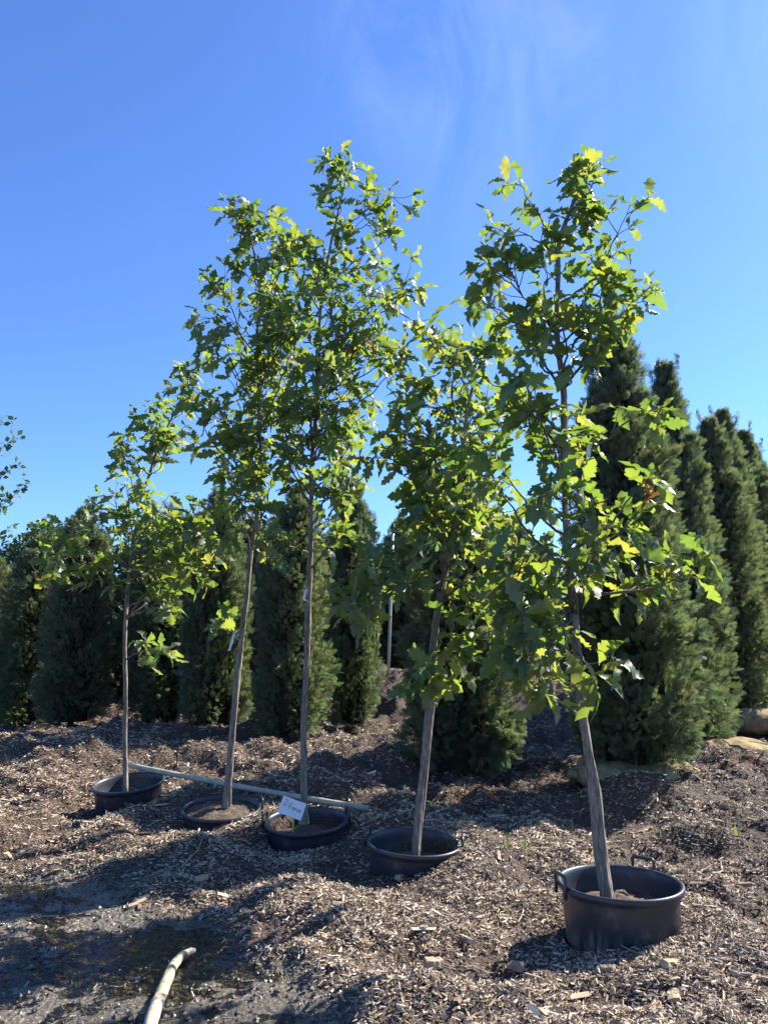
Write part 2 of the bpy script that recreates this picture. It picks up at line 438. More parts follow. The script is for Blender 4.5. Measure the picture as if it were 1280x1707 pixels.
POT_GROUND = [(0.030, 0.14, 0.0), (0.055, 0.22, 0.08), (0.035, 0.16, 0.15), (0.120, 0.10, 0.10), (0.045, 0.22, 0.10)]   # level, slope x, slope y round each tub

POLE = [tuple(P(217, 1276, 7.86)), tuple(P(614, 1348, 6.82))]

def wetness(x, y):
    b = np.minimum(5.45 - y, (5.45 - 1.32 * (x + 1.57) - y) / 1.66)
    b = np.minimum(b, (x + 6.5))
    b = np.minimum(b, (y + 2.0))
    b = b + 0.45 * vnoise(x * 1.7, y * 1.7, 3) + 0.2 * vnoise(x * 5, y * 5, 4)
    return sstep(-0.15, 0.25, b)

def height(x, y):
    x = np.asarray(x, float); y = np.asarray(y, float)
    z = 0.03 * np.clip(y - 6, 0, 14) + 0.0 * x
    for mx, my, sx, sy, h in MOUNDS:
        z = z + h * np.exp(-((x - mx) / sx) ** 2 / 2 - ((y - my) / sy) ** 2 / 2)
    near = 1 - sstep(25, 60, np.hypot(x, y))
    n = 0.10 * vnoise(x * 0.9, y * 0.9, 1) + 0.125 * vnoise(x * 2.6, y * 2.6, 2) + 0.055 * vnoise(x * 6, y * 6, 5) + 0.032 * vnoise(x * 15, y * 15, 6)
    w = wetness(x, y)
    back = sstep(6.3, 8.0, y)
    zm = z + n * near * (1.1 + 0.9 * back)
    zw = -0.043 + 0.06 * vnoise(x * 1.1, y * 2.0, 7) + 0.022 * vnoise(x * 5, y * 6, 8) + 0.026 * vnoise(x * 12, y * 14, 9) + 0.020 * vnoise(x * 29, y * 33, 10)
    z = zm * (1 - w) + zw * w
    for (px_, py_), (l, sx, sy) in zip(POTS, POT_GROUND):
        k = 1 - sstep(0.42, 0.80, np.hypot(x - px_, y - py_))
        z = z * (1 - k) + k * (l + sx * (x - px_) + sy * (y - py_) + 0.35 * n)
    for px_, py_ in POTS:                                  # the tubs stand in hollows
        z = z - 0.30 * (1 - sstep(0.22, 0.285, np.hypot(x - px_, y - py_)))
    # the mulch lies pressed flat under the long pole
    ax, ay, az_ = POLE[0]; bx, by, bz = POLE[1]
    t = np.clip(((x - ax) * (bx - ax) + (y - ay) * (by - ay)) / ((bx - ax) ** 2 + (by - ay) ** 2), 0, 1)
    k = 1 - sstep(0.14, 0.34, np.hypot(x - ax - t * (bx - ax), y - ay - t * (by - ay)))
    lim = az_ + t * (bz - az_) - 0.045
    return np.where(z > lim, z * (1 - k) + lim * k, z)

def spaced(lo, hi, step, far, grow=1.25):
    c = list(np.arange(lo, hi + 1e-6, step))
    s = step; a = c[0]; left = []
    while a > -far:
        s *= grow; a -= s; left.append(a)
    s = step; a = c[-1]; right = []
    while a < far:
        s *= grow; a += s; right.append(a)
    return np.array(left[::-1] + c + right)

gx = spaced(-5.5, 5.5, 0.032, 700)
gy = np.concatenate([spaced(2.4, 9.5, 0.030, 60)[:0], np.array([-60, -35, -20, -12, -7, -4, -2, -0.5, 0.6, 1.3, 1.8, 2.1]), np.arange(2.3, 9.0, 0.030), np.arange(9.0, 22, 0.09)])
a, s = gy[-1], 0.09
ext = []
while a < 900:
    s *= 1.2; a += s; ext.append(a)
gy = np.concatenate([gy, ext])
XX, YY = np.meshgrid(gx, gy, indexing='ij')
ZZ = height(XX, YY)
nx, ny = XX.shape
ii, jj = np.meshgrid(np.arange(nx - 1), np.arange(ny - 1), indexing='ij')
gf = np.stack([ii * ny + jj, (ii + 1) * ny + jj, (ii + 1) * ny + jj + 1, ii * ny + jj + 1], -1).reshape(-1, 4)
gme = new_mesh('ground', np.stack([XX, YY, ZZ], -1).reshape(-1, 3), gf, M_ground, True)
attr_f(gme, 'wet', wetness(XX, YY).ravel())
ground = tag(link('ground', gme), kind='structure')

# shallow water standing in the low mud
wx = np.linspace(-6.3, 0.7, 60); wy = np.linspace(-1.5, 5.9, 60)
WX, WY = np.meshgrid(wx, wy, indexing='ij')
ii, jj = np.meshgrid(np.arange(59), np.arange(59), indexing='ij')
wf = np.stack([ii * 60 + jj, (ii + 1) * 60 + jj, (ii + 1) * 60 + jj + 1, ii * 60 + jj + 1], -1).reshape(-1, 4)
inside = wetness(WX, WY).ravel() > 0.25
wf = wf[inside[wf].all(1)]
used = np.unique(wf); remap = np.full(3600, -1); remap[used] = np.arange(len(used))
wv = np.stack([WX.ravel(), WY.ravel(), np.full(3600, -0.037)], -1)[used]
tag(link('puddle', new_mesh('puddle', wv, remap[wf], M_water, True)), kind='structure')

# ---------------------------------------------------------------- wood chip mulch
def chips(n, ylo, yhi, half, lmin, lmax, seed):
    r = np.random.default_rng(seed)
    y = r.uniform(ylo, yhi, n); x = r.uniform(-1, 1, n) * half(y)
    w = wetness(x, y)
    keep = (r.random(n) > w * 0.955) & (r.random(n) < np.clip(0.72 + 1.5 * vnoise(x * 2.6, y * 2.6, 2) + 0.8 * vnoise(x * 6, y * 6, 5), 0.22, 1))
    for px_, py_ in POTS:
        keep &= np.hypot(x - px_, y - py_) > 0.31
    x, y, w = x[keep], y[keep], w[keep]; n = len(x)
    L = lmin + (lmax - lmin) * r.random(n) ** 2.8; W = L * r.uniform(0.09, 0.48, n); W = np.minimum(W, 0.02 + 0.3 * lmin)
    z = height(x, y) + 0.002 + 0.02 * r.random(n) ** 1.5
    yaw = r.uniform(0, 2 * math.pi, n); pit = r.normal(0, 0.30, n); rol = r.normal(0, 0.40, n)
    ca, sa = np.cos(yaw), np.sin(yaw)
    d = np.stack([ca * np.cos(pit), sa * np.cos(pit), np.sin(pit)], 1)
    side = np.stack([-sa, ca, np.zeros(n)], 1)
    up = np.cross(d, side)
    side2 = side * np.cos(rol)[:, None] + up * np.sin(rol)[:, None]
    up2 = np.cross(d, side2)
    c = np.stack([x, y, z], 1)
    fold = r.uniform(0.1, 0.5, n) * W
    tw = r.uniform(0.45, 1.0, (n, 4))
    pts = []
    for (a, b, k) in ((-0.5, -0.5, 0), (-0.5, 0, None), (-0.5, 0.5, 1), (0.5, -0.5, 2), (0.5, 0, None), (0.5, 0.5, 3)):
        f = np.ones(n) if k is None else tw[:, k]
        e = np.zeros(n) if k is not None else fold
        along = a * (1.0 if k is None else 0.9) * L
        pts.append(c + d * along[:, None] + side2 * (b * W * f)[:, None] + up2 * e[:, None])
    V = np.stack(pts, 1).reshape(-1, 3)
    base = np.arange(n)[:, None] * 6
    F = np.concatenate([base + np.array([[0, 3, 4, 1]]), base + np.array([[1, 4, 5, 2]])])
    pal = np.array([(0.52, 0.405, 0.275), (0.41, 0.30, 0.195), (0.60, 0.50, 0.37), (0.24, 0.16, 0.10), (0.105, 0.068, 0.047), (0.055, 0.038, 0.029), (0.27, 0.22, 0.17)])
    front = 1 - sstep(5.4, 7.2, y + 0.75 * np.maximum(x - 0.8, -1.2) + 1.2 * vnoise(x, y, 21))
    lightness = np.clip(0.32 + 0.75 * np.maximum(front, 0.75 * sstep(0.6, -0.5, x) * (1 - sstep(9.5, 12, y))) + 0.9 * vnoise(x * 1.4, y * 1.4, 22) + 0.8 * vnoise(x * 2.6, y * 2.6, 2), 0.05, 1) * (1 - 0.75 * w) * (1 - 0.9 * np.exp(-((x - 1.5) / 0.7) ** 2 - ((y - 8.1) / 1.0) ** 2))  # last factor: dark hollow soil, with arborvitae shade put into the chip colour
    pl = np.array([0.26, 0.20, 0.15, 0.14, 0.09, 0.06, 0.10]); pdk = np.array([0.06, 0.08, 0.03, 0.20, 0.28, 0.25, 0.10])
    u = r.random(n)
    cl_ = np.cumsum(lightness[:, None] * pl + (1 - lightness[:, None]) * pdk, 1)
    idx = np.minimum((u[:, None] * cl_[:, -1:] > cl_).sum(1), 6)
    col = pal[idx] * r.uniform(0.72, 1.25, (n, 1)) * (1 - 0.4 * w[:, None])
    for ox, oy, orad in ((4.9, 9.6, 0.35), (3.75, 8.6, 0.22), (0.95, 7.7, 0.18), (2.7, 3.5, 0.12)):
        m_ = (np.hypot((x - ox) / 1.6, y - oy) < orad) & (r.random(n) < 0.55)
        col[m_] = np.array([0.42, 0.17, 0.055]) * r.uniform(0.7, 1.2, (m_.sum(), 1))
    return V, F, np.repeat(col, 6, 0)

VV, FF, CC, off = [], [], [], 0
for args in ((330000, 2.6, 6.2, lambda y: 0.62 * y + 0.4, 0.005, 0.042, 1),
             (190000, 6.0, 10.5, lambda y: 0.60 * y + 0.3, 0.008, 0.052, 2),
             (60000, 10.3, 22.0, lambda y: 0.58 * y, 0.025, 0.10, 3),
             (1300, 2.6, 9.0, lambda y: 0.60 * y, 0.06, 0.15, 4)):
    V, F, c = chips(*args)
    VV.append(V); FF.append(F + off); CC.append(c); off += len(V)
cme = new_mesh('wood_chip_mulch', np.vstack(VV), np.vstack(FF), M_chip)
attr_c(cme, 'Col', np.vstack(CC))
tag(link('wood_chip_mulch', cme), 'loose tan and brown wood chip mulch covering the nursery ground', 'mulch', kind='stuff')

# crumbs of damp soil between mud and mulch
def crumbs():
    r = np.random.default_rng(11)
    n = 40000
    y = r.uniform(2.9, 5.7, n); x = r.uniform(-3.4, 2.6, n)
    w = wetness(x, y)
    edge = np.exp(-((w - 0.45) / 0.33) ** 2) * 0.9 + 0.18 * w
    k = r.random(n) < edge
    x, y = x[k], y[k]; n = len(x)
    s = 0.003 + 0.013 * r.random(n) ** 3
    oc = np.array([(1, 0, 0), (-1, 0, 0), (0, 1, 0), (0, -1, 0), (0, 0, 0.8), (0, 0, -0.8)], float)
    j = 1 + r.uniform(-0.4, 0.4, (n, 6, 1))
    c = np.stack([x, y, height(x, y) + s * 0.35], 1)
    yaw = r.uniform(0, 6.28, n)
    rot = np.stack([np.stack([np.cos(yaw), -np.sin(yaw), 0 * yaw], 1), np.stack([np.sin(yaw), np.cos(yaw), 0 * yaw], 1), np.stack([0 * yaw, 0 * yaw, 1 + 0 * yaw], 1)], 1)
    V = c[:, None, :] + np.einsum('nij,nkj->nki', rot, oc[None] * j) * s[:, None, None]
    f = np.array([(0, 2, 4), (2, 1, 4), (1, 3, 4), (3, 0, 4), (2, 0, 5), (1, 2, 5), (3, 1, 5), (0, 3, 5)])
    F = (np.arange(n)[:, None, None] * 6 + f[None]).reshape(-1, 3)
    return V.reshape(-1, 3), F
V, F = crumbs()
M_crumb = noisy('damp_crumbs', [(0.3, (0.03, 0.026, 0.022)), (0.7, (0.10, 0.085, 0.07))], 9, 0.34, 0.3, 120, spec=0.5)
tag(link('soil_crumbs', new_mesh('soil_crumbs', V, F, M_crumb)), 'damp dark soil crumbs scattered along the muddy edge', 'soil', kind='stuff')

# ---------------------------------------------------------------- arborvitae
BLUNT = False
def prof(t):
    if BLUNT:
        return np.interp(t, [0, 0.08, 0.2, 0.5, 0.7, 0.85, 0.93, 0.98, 1.0], [0.85, 0.95, 1.0, 1.0, 0.92, 0.72, 0.45, 0.2, 0.05])
    return np.interp(t, [0, 0.08, 0.2, 0.45, 0.65, 0.8, 0.9, 0.97, 1.0], [0.80, 0.96, 1.0, 0.95, 0.75, 0.52, 0.34, 0.17, 0.05])

def spray_template():
    """flat fan of scale-leaf branchlets, unit length along +x"""
    V, F = [], []
    def leaflet(x0, y0, ang, ln, wd, zc):
        k = len(V); ca, sa = math.cos(ang), math.sin(ang)
        for a, b in ((0, 0), (0.45, wd), (1, 0), (0.45, -wd)):
            xx = x0 + ln * (a * ca) - b * sa; yy = y0 + ln * (a * sa) + b * ca
            V.append((xx, yy, zc - 0.22 * xx * xx))
        F.append((k, k + 1, k + 2, k + 3))
    leaflet(0, 0, 0, 1.0, 0.03, 0)
    for i, (x, l) in enumerate(((0.10, 0.46), (0.24, 0.52), (0.40, 0.46), (0.58, 0.36), (0.74, 0.24))):
        for s in (-1, 1):
            leaflet(x, 0, s * (0.72 - 0.06 * i), l * (1 if s > 0 else 0.88), 0.036, 0.02 * s)
    for x, s in ((0.34, 1), (0.34, -1)):
        leaflet(x, s * 0.20, s * 0.15, 0.36, 0.035, 0.03)
    return np.array(V, float), np.array(F)
SPV, SPF = spray_template()

def make_crown(seed, H, Rm, n_plume, per, smin=0.10, smax=0.19, lean=0.0):
    r = np.random.default_rng(seed)
    pos, gd, nr, sz, rn = [], [], [], [], []
    for i in range(n_plume):
        t = ((i + r.random()) / n_plume) ** 0.92 * 0.985
        az = i * 2.39996 + r.normal(0, 0.35)
        o = np.array([math.cos(az), math.sin(az), 0])
        pl = (0.42 + 0.5 * r.random()) * (0.62 + 0.1 * H) * (1 - 0.35 * t)
        tt = min(1.0, t + pl * 0.6 / H)
        rad0 = Rm * prof(t) * 0.42; rad1 = Rm * prof(tt) * r.uniform(0.80, 1.12)
        a0 = o * rad0 + np.array([0, 0, t * H - 0.35 * pl]); a1 = o * rad1 + np.array([0, 0, min(t * H + 0.65 * pl, H * 1.0)])
        if a0[2] < 0.05: a0[2] = 0.05
        ax = a1 - a0; ax /= np.linalg.norm(ax)
        wv_ = max(0.055, 0.36 * Rm * prof(t) * r.uniform(0.7, 1.15))
        m = int(per * (0.55 + 0.6 * prof(t)))
        s = r.random(m) ** 0.8; ph = r.uniform(0, 2 * math.pi, m)
        e1 = np.cross(ax, [0, 0, 1.0]); e1 /= np.linalg.norm(e1) + 1e-9; e2 = np.cross(ax, e1)
        rr_ = np.sqrt(r.uniform(0.25, 1.0, m)) * wv_ * np.sin(np.clip(s * 0.86 + 0.10, 0, 1) * math.pi) ** 0.6
        dirs = np.cos(ph)[:, None] * e1 + np.sin(ph)[:, None] * e2
        p = a0 + (a1 - a0) * s[:, None] + dirs * rr_[:, None]
        out_ = p * np.array([1, 1, 0]); out_ /= np.linalg.norm(out_, axis=1)[:, None] + 1e-9
        low = np.clip(1 - p[:, 2:3] / 0.9, 0, 1)
        g = ax * 0.8 + dirs * 0.55 + out_ * 0.30 + r.normal(0, 0.26, (m, 3)) - np.array([0, 0, 0.9]) * low * r.random((m, 1))
        g /= np.linalg.norm(g, axis=1)[:, None]
        q = np.cross(g, out_ + r.normal(0, 0.4, (m, 3)))
        face = r.random(m) < 0.55                      # fans turned broadside, the others edge on
        qo = out_ + 0.5 * dirs + r.normal(0, 0.3, (m, 3)); qo -= g * (qo * g).sum(1)[:, None]
        q[face] = qo[face]; q /= np.linalg.norm(q, axis=1)[:, None] + 1e-9
        pos.append(p); gd.append(g); nr.append(q); sz.append(r.uniform(smin, smax, m) * (1 - 0.25 * t)); rn.append(np.clip(r.normal(0.48, 0.30, m), 0, 1) * 0.999)
        big = r.random(m) < 0.12; sz[-1][big] *= 1.25
    # thin leaders that make the tip uneven
    for k in range(7):
        m = 26; s = np.linspace(0, 1, m)
        bx = r.normal(0, 0.05 * Rm + 0.03, 2)
        top = H * (1 + 0.035 * r.normal())
        p = np.stack([bx[0] * (1 + s), bx[1] * (1 + s), top - 0.42 + 0.36 * s], 1)
        g = np.array([0, 0, 1.0]) + r.normal(0, 0.42, (m, 3)); g /= np.linalg.norm(g, axis=1)[:, None]
        q = np.cross(g, r.normal(0, 1, (m, 3))); q /= np.linalg.norm(q, axis=1)[:, None]
        pos.append(p); gd.append(g); nr.append(q); sz.append(r.uniform(smin, smax, m) * 0.75); rn.append(r.random(m) * 0.9)
    pos, gd, nr, sz, rn = map(np.concatenate, (pos, gd, nr, sz, rn))
    b = np.cross(nr, gd)
    n = len(pos)
    V = pos[:, None] + sz[:, None, None] * (SPV[None, :, 0:1] * gd[:, None] + SPV[None, :, 1:2] * b[:, None] + SPV[None, :, 2:3] * nr[:, None])
    F = (np.arange(n)[:, None, None] * len(SPV) + SPF[None]).reshape(-1, 4)
    me = new_mesh('arborvitae_crown', V.reshape(-1, 3), F, M_thuja)
    attr_f(me, 'rnd', np.repeat(rn, len(SPV)))
    # dense dead-twig interior
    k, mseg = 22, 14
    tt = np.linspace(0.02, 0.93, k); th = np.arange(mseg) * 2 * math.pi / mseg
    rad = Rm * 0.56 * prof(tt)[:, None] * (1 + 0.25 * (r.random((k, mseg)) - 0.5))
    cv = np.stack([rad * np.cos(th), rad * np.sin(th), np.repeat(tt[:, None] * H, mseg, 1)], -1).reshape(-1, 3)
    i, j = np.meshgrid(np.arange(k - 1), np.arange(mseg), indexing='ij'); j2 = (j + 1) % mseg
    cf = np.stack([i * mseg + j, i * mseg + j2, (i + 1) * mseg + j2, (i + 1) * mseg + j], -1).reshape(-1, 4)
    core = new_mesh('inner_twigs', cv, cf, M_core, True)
    tv, tq, ttri = tube([(0, 0, -0.1), (0, 0, 0.3), (0, 0, H * 0.5)], [0.06, 0.05, 0.02], 8)
    trunk = new_mesh('trunk', tv, [tq, ttri], M_branch, True)
    return me, core, trunk

BLUNT = True
CROWNS = [make_crown(101, 3.3, 0.60, 78, 165, 0.08, 0.17), None, make_crown(103, 3.6, 0.54, 70, 145, 0.08, 0.17), None]
BLUNT = False
CROWNS[1] = make_crown(102, 5.0, 0.66, 104, 190, 0.08, 0.18)
CROWNS[3] = make_crown(104, 5.4, 0.62, 90, 140, 0.10, 0.20)
CROWN_H = [3.3, 5.0, 3.6, 5.4]

def root_ball(parent, rx, h, seed, x=0, y=0):
    r = np.random.default_rng(seed)
    n, m = 20, 32
    V = []
    for i in range(n):
        f = i / (n - 1) * math.pi
        for j in range(m):
            th = j * 2 * math.pi / m
            fold = 1 + 0.05 * math.sin(th * 7 + 3 * f + seed) + 0.035 * math.sin(th * 13 - 4 * f) + r.normal(0, 0.012)
            rr = rx * (math.sin(f) ** 0.8) * fold
            V.append((x + rr * math.cos(th), y + rr * math.sin(th), h * (0.5 + 0.5 * math.copysign(abs(math.cos(f)) ** 0.7, math.cos(f))) - 0.14 + 0.04 * math.sin(5 * th + 2 * f) * math.sin(f)))
    V = np.array(V)
    i, j = np.meshgrid(np.arange(n - 1), np.arange(m), indexing='ij'); j2 = (j + 1) % m
    F = np.stack([i * m + j, (i + 1) * m + j, (i + 1) * m + j2, i * m + j2], -1).reshape(-1, 4)
    o = link('root_ball', new_mesh('root_ball', V, F, M_burlap, True), parent)
    for a in range(5):
        th = a * 2 * math.pi / 5 + 0.3 * seed
        idx = [(i * m + int((th / (2 * math.pi) * m + 0.35 * i)) % m) for i in range(2, n - 4)]
        pth = V[idx] * np.array([1.0, 1.0, 1.0]) + (V[idx] - np.array([x, y, h * 0.45])) * 0.02
        v, q, t = tube(pth, 0.007, 6)
        link('rope', new_mesh('rope', v, [q, t], M_rope, True), o)
    return o

def arborvitae(variant, x, y, H, wscale, label, rot, group, ball=None, gold=False, dz=0.0):
    me, core, trunk = CROWNS[variant]
    z = float(height(x, y)) + dz
    root = empty('arborvitae', (x, y, z), label, 'arborvitae', group)
    s = H / CROWN_H[variant]
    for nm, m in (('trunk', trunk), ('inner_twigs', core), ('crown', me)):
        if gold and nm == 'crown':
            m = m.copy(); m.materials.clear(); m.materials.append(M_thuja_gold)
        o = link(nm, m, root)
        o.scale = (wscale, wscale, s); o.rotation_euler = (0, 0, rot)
        o.location = (0, 0, (ball[1] * 0.1 if ball else 0))
        if nm == 'crown': o['kind'] = 'stuff'
    if ball:
        root_ball(root, ball[0], ball[1], ball[2], ball[3] if len(ball) > 3 else 0, ball[4] if len(ball) > 4 else 0)
    return root

def at(px, Y):
    return P(px, 1072, Y).x

G1, G2, G3 = 'arborvitae in the left hedge row', 'tall arborvitae in the right row', 'arborvitae behind the potted oaks'
# right row, receding to the right
arborvitae(1, 2.50, 7.95, 4.72, 0.93, 'big dark arborvitae nearest in the right row, behind the front oak pot', 0.3, G2, (0.60, 0.30, 1, -0.04, 0.0))
arborvitae(3, 4.15, 10.9, 5.5, 0.98, 'second arborvitae of the right row with a knobbly burlap ball at its foot', 1.7, G2, (0.58, 0.40, 2, 0.36, -0.28))
arborvitae(1, 5.5, 12.6, 4.9, 1.0, 'third arborvitae of the right row, its burlap ball half in shade', 2.9, G2, (0.66, 0.42, 3, 0.34, -0.32))
arborvitae(3, 6.55, 14.4, 5.6, 1.05, 'fourth arborvitae of the right row, a spire between two others', 4.2, G2, (0.66, 0.34, 4, 0.3, -0.3))
arborvitae(1, 7.8, 16.2, 5.5, 1.12, 'fifth arborvitae of the right row, just inside the right edge', 5.1, G2)
arborvitae(3, 9.05, 18.4, 5.9, 1.2, 'farthest arborvitae of the right row, cut by the right edge', 0.9, G2)
# in the middle
arborvitae(0, 0.84, 8.75, 3.2, 0.97, 'bushy arborvitae behind the second oak pot with a ragged foot', 0.0, G3, dz=-0.05)
arborvitae(2, -0.47, 12.1, 3.75, 0.72, 'blue green arborvitae left of the white sprinkler pipe', 2.0, G3)
arborvitae(2, -1.25, 10.9, 3.40, 0.88, 'arborvitae directly behind the trunk of the middle oak', 4.0, G3)
arborvitae(0, 2.35, 17.5, 3.6, 1.1, 'distant arborvitae in the gap beside the big right arborvitae', 1.2, G3)
arborvitae(2, 3.6, 21.0, 4.2, 1.2, 'farthest arborvitae seen through the front oak leaves', 3.1, G3)
# left hedge row
arborvitae(0, -2.55, 11.8, 3.55, 0.80, 'arborvitae behind the trunk of the second oak from the left', 1.0, G1)
arborvitae(2, -3.60, 12.7, 3.5, 0.95, 'shaded arborvitae between the two left oak trunks', 2.4, G1)
arborvitae(0, -4.85, 12.3, 3.35, 0.85, 'arborvitae behind the leftmost oak with pale lit lower sprays', 3.7, G1)
arborvitae(2, -5.85, 13.1, 3.1, 0.92, 'arborvitae left of the leftmost oak with a dark hollow side', 5.0, G1)
arborvitae(0, -6.85, 13.6, 2.8, 0.82, 'dark arborvitae second from the left edge', 0.6, G1)
arborvitae(2, -7.75, 14.6, 2.95, 1.05, 'yellow green arborvitae cut by the left edge', 1.9, G1, gold=True)
arborvitae(0, -1.85, 13.8, 3.6, 0.85, 'shadowed arborvitae filling the gap left of the middle oak', 2.2, G1)
arborvitae(2, -4.2, 15.2, 3.9, 1.2, 'back row arborvitae with its top showing between left oak leaves', 0.2, G1)
for k, (x, y, H, v_) in enumerate(((-10.2, 18.5, 2.9, 0), (-8.6, 18.0, 2.9, 2), (-7.0, 17.4, 3.7, 0), (-5.5, 17.6, 3.6, 2), (-2.9, 16.6, 3.8, 0), (-1.0, 16.9, 3.7, 2), (0.45, 18.6, 3.6, 0), (1.6, 20.5, 3.9, 2))):
    arborvitae(v_, x, y, H, 1.25, 'arborvitae of the shaded second row glimpsed between the front hedge trees', k * 1.3, 'second row of arborvitae behind the left hedge')

# woods along the horizon
def far_woods():
    r = np.random.default_rng(5)
    cs = []
    for k in range(150):
        th = R(-75 + k + r.normal(0, 0.6)); d = r.uniform(48, 75)
        cx, cy = d * math.sin(th), d * math.cos(th); hh = r.uniform(3.2, 6.0)
        m = 260
        v = r.normal(0, 1, (m, 3)); v /= np.linalg.norm(v, axis=1)[:, None]
        cs.append(np.array([cx, cy, hh * 0.5]) + v * np.array([2.2, 2.2, hh * 0.5]) * r.uniform(0.6, 1.0, (m, 1)))
    n = np.vstack(cs); n = n[n[:, 2] > 0]
    q = r.normal(0, 1, n.shape); q /= np.linalg.norm(q, axis=1)[:, None]
    d = np.cross(q, r.normal(0, 1, n.shape)); d /= np.linalg.norm(d, axis=1)[:, None]
    V = np.stack([n, n + 0.35 * d + 0.22 * q, n + 0.7 * d, n + 0.35 * d - 0.22 * q], 1).reshape(-1, 3)
    me = new_mesh('far_woods', V, np.arange(len(n))[:, None] * 4 + np.array([[0, 1, 2, 3]]), M_small)
    attr_f(me, 'rnd', np.repeat(r.random(len(n)) * 0.999, 4))
    tag(link('far_woods', me), 'dark belt of far trees along the horizon behind the nursery rows', 'woods', kind='stuff')
far_woods()

# ---------------------------------------------------------------- broadleaf trees at the back
def small_leaf_tris(centres, size, r, up=0.4):
    n = len(centres)
    d = r.normal(0, 1, (n, 3)); d /= np.linalg.norm(d, axis=1)[:, None]
    q = np.cross(d, r.normal(0, 1, (n, 3)) + np.array([0, 0, up])); q /= np.linalg.norm(q, axis=1)[:, None]
    s = size * r.uniform(0.6, 1.3, n)[:, None]
    V = np.stack([centres, centres + d * s * 0.5 + q * s * 0.32, centres + d * s, centres + d * s * 0.5 - q * s * 0.32], 1)
    F = np.arange(n)[:, None] * 4 + np.array([[0, 1, 2, 3]])
    return V.reshape(-1, 3), F, np.repeat(r.random(n) * 0.999, 4)

def broadleaf(x, y, trunk_h, blobs, n, size, label, seed):
    r = np.random.default_rng(seed)
    z = float(height(x, y))
    root = empty('broadleaf_tree', (x, y, z), label, 'tree', 'broadleaf trees beyond the hedge')
    v, q, t = tube(smooth_path([(0, 0, -0.2), (0.05, 0, trunk_h * 0.5), (0, 0.1, trunk_h)], 10), np.linspace(0.14, 0.06, 10), 8)
    link('trunk', new_mesh('trunk', v, [q, t], M_bark, True), root)
    cs = []
    for bx, by, bz, br in blobs:
        k = int(n * br * br / sum(b[3] ** 2 for b in blobs))
        d = r.normal(0, 1, (k, 3)); d /= np.linalg.norm(d, axis=1)[:, None]
        rad = br * r.uniform(0.35, 1.0, k) ** 0.5 * (1 + 0.22 * np.sin(d[:, 0] * 6 + bx * 5) * np.cos(d[:, 2] * 7))
        cs.append(np.array([bx, by, bz]) + d * rad[:, None])
        v, q, t = tube(smooth_path([(0, 0, trunk_h * 0.6), (bx * 0.5, by * 0.5, (trunk_h * 0.6 + bz) / 2 + 0.15), (bx, by, bz)], 8), np.linspace(0.05, 0.012, 8), 6)
        link('branch', new_mesh('branch', v, [q, t], M_branch, True), root)
    V, F, a_ = small_leaf_tris(np.vstack(cs), size, r)
    me = new_mesh('crown', V, F, M_small); attr_f(me, 'rnd', a_)
    o = link('crown', me, root); o['kind'] = 'stuff'
    return root

broadleaf(-11.4, 25.0, 2.6, [(0.3, 0, 3.7, 1.1), (-0.9, 0.2, 3.3, 1.0), (1.3, 0.1, 3.3, 0.9), (0.2, 0.3, 4.4, 0.75), (-1.7, 0, 2.6, 0.9), (1.8, 0.1, 2.4, 0.9), (0.0, 0, 2.4, 1.2)], 9000, 0.16,
          'round dark broadleaf tree rising behind the left hedge', 31)
broadleaf(-5.9, 19.0, 2.4, [(0, 0, 3.1, 0.8), (0.7, 0.2, 3.0, 0.7), (-0.8, 0, 2.7, 0.8), (1.5, 0, 2.6, 0.7), (0.2, 0, 3.75, 0.45)], 5000, 0.13,
          'low broadleaf tree behind the hedge right of the leftmost oak stem', 32)
broadleaf(3.2, 24.0, 2.4, [(0, 0, 3.0, 0.9), (-0.9, 0.2, 3.1, 0.8), (0.9, 0, 3.4, 0.9), (1.8, 0.3, 3.2, 0.8), (0.2, 0, 2.2, 1.0)], 6000, 0.15,
          'broadleaf tree seen far back through the gap left of the front oak', 33)

def edge_tree():
    """slender young tree whose twigs reach in at the left edge"""
    r = np.random.default_rng(41)
    Y = 9.0
    b = P(-120, 1072, Y); z0 = float(height(b.x, Y))
    root = empty('young_maple', (b.x, Y, z0), 'slender young tree with small leaves reaching in at left edge', 'tree')
    O = np.array([b.x, Y, z0])
    trunk = smooth_path([(0, 0, -0.1), (0.02, 0, 1.5), (-0.02, 0.05, 3.0), (0.0, 0, 4.6)], 14)
    v, q, t = tube(trunk, np.linspace(0.04, 0.008, 14), 8); link('trunk', new_mesh('trunk', v, [q, t], M_branch, True), root)
    ends = [((-60, 900), (44, 808)), ((-70, 860), (27, 775)), ((-80, 830), (27, 730)), ((-90, 780), (10, 692)), ((-80, 960), (20, 880)), ((-90, 740), (-40, 640)), ((-100, 700), (-80, 560)), ((-70, 980), (-30, 800)), ((-110, 900), (-200, 760)), ((-110, 980), (-220, 860)), ((-60, 920), (12, 825))]
    C0 = []
    for (s, e) in ends:
        dy = r.uniform(-0.25, 0.25)
        p0 = np.array(P(-118, s[1] + 60, Y)) - O; p1 = np.array(P(s[0], s[1], Y + dy * 0.5)) - O; p2 = np.array(P(e[0], e[1], Y + dy)) - O
        pth = smooth_path([p0, p1, (p1 + p2) / 2 + r.normal(0, 0.02, 3), p2], 12)
        v, q, t = tube(pth, np.linspace(0.010, 0.002, 12), 5); link('branch', new_mesh('branch', v, [q, t], M_branch, True), root)
        for k in range(4, 12):
            for _ in range(9):
                C0.append(pth[k] + r.normal(0, 0.035, 3))
    V, F, a_ = small_leaf_tris(np.array(C0), 0.085, r)
    me = new_mesh('foliage', V, F, M_small); attr_f(me, 'rnd', a_)
    o = link('foliage', me, root); o['kind'] = 'stuff'
edge_tree()

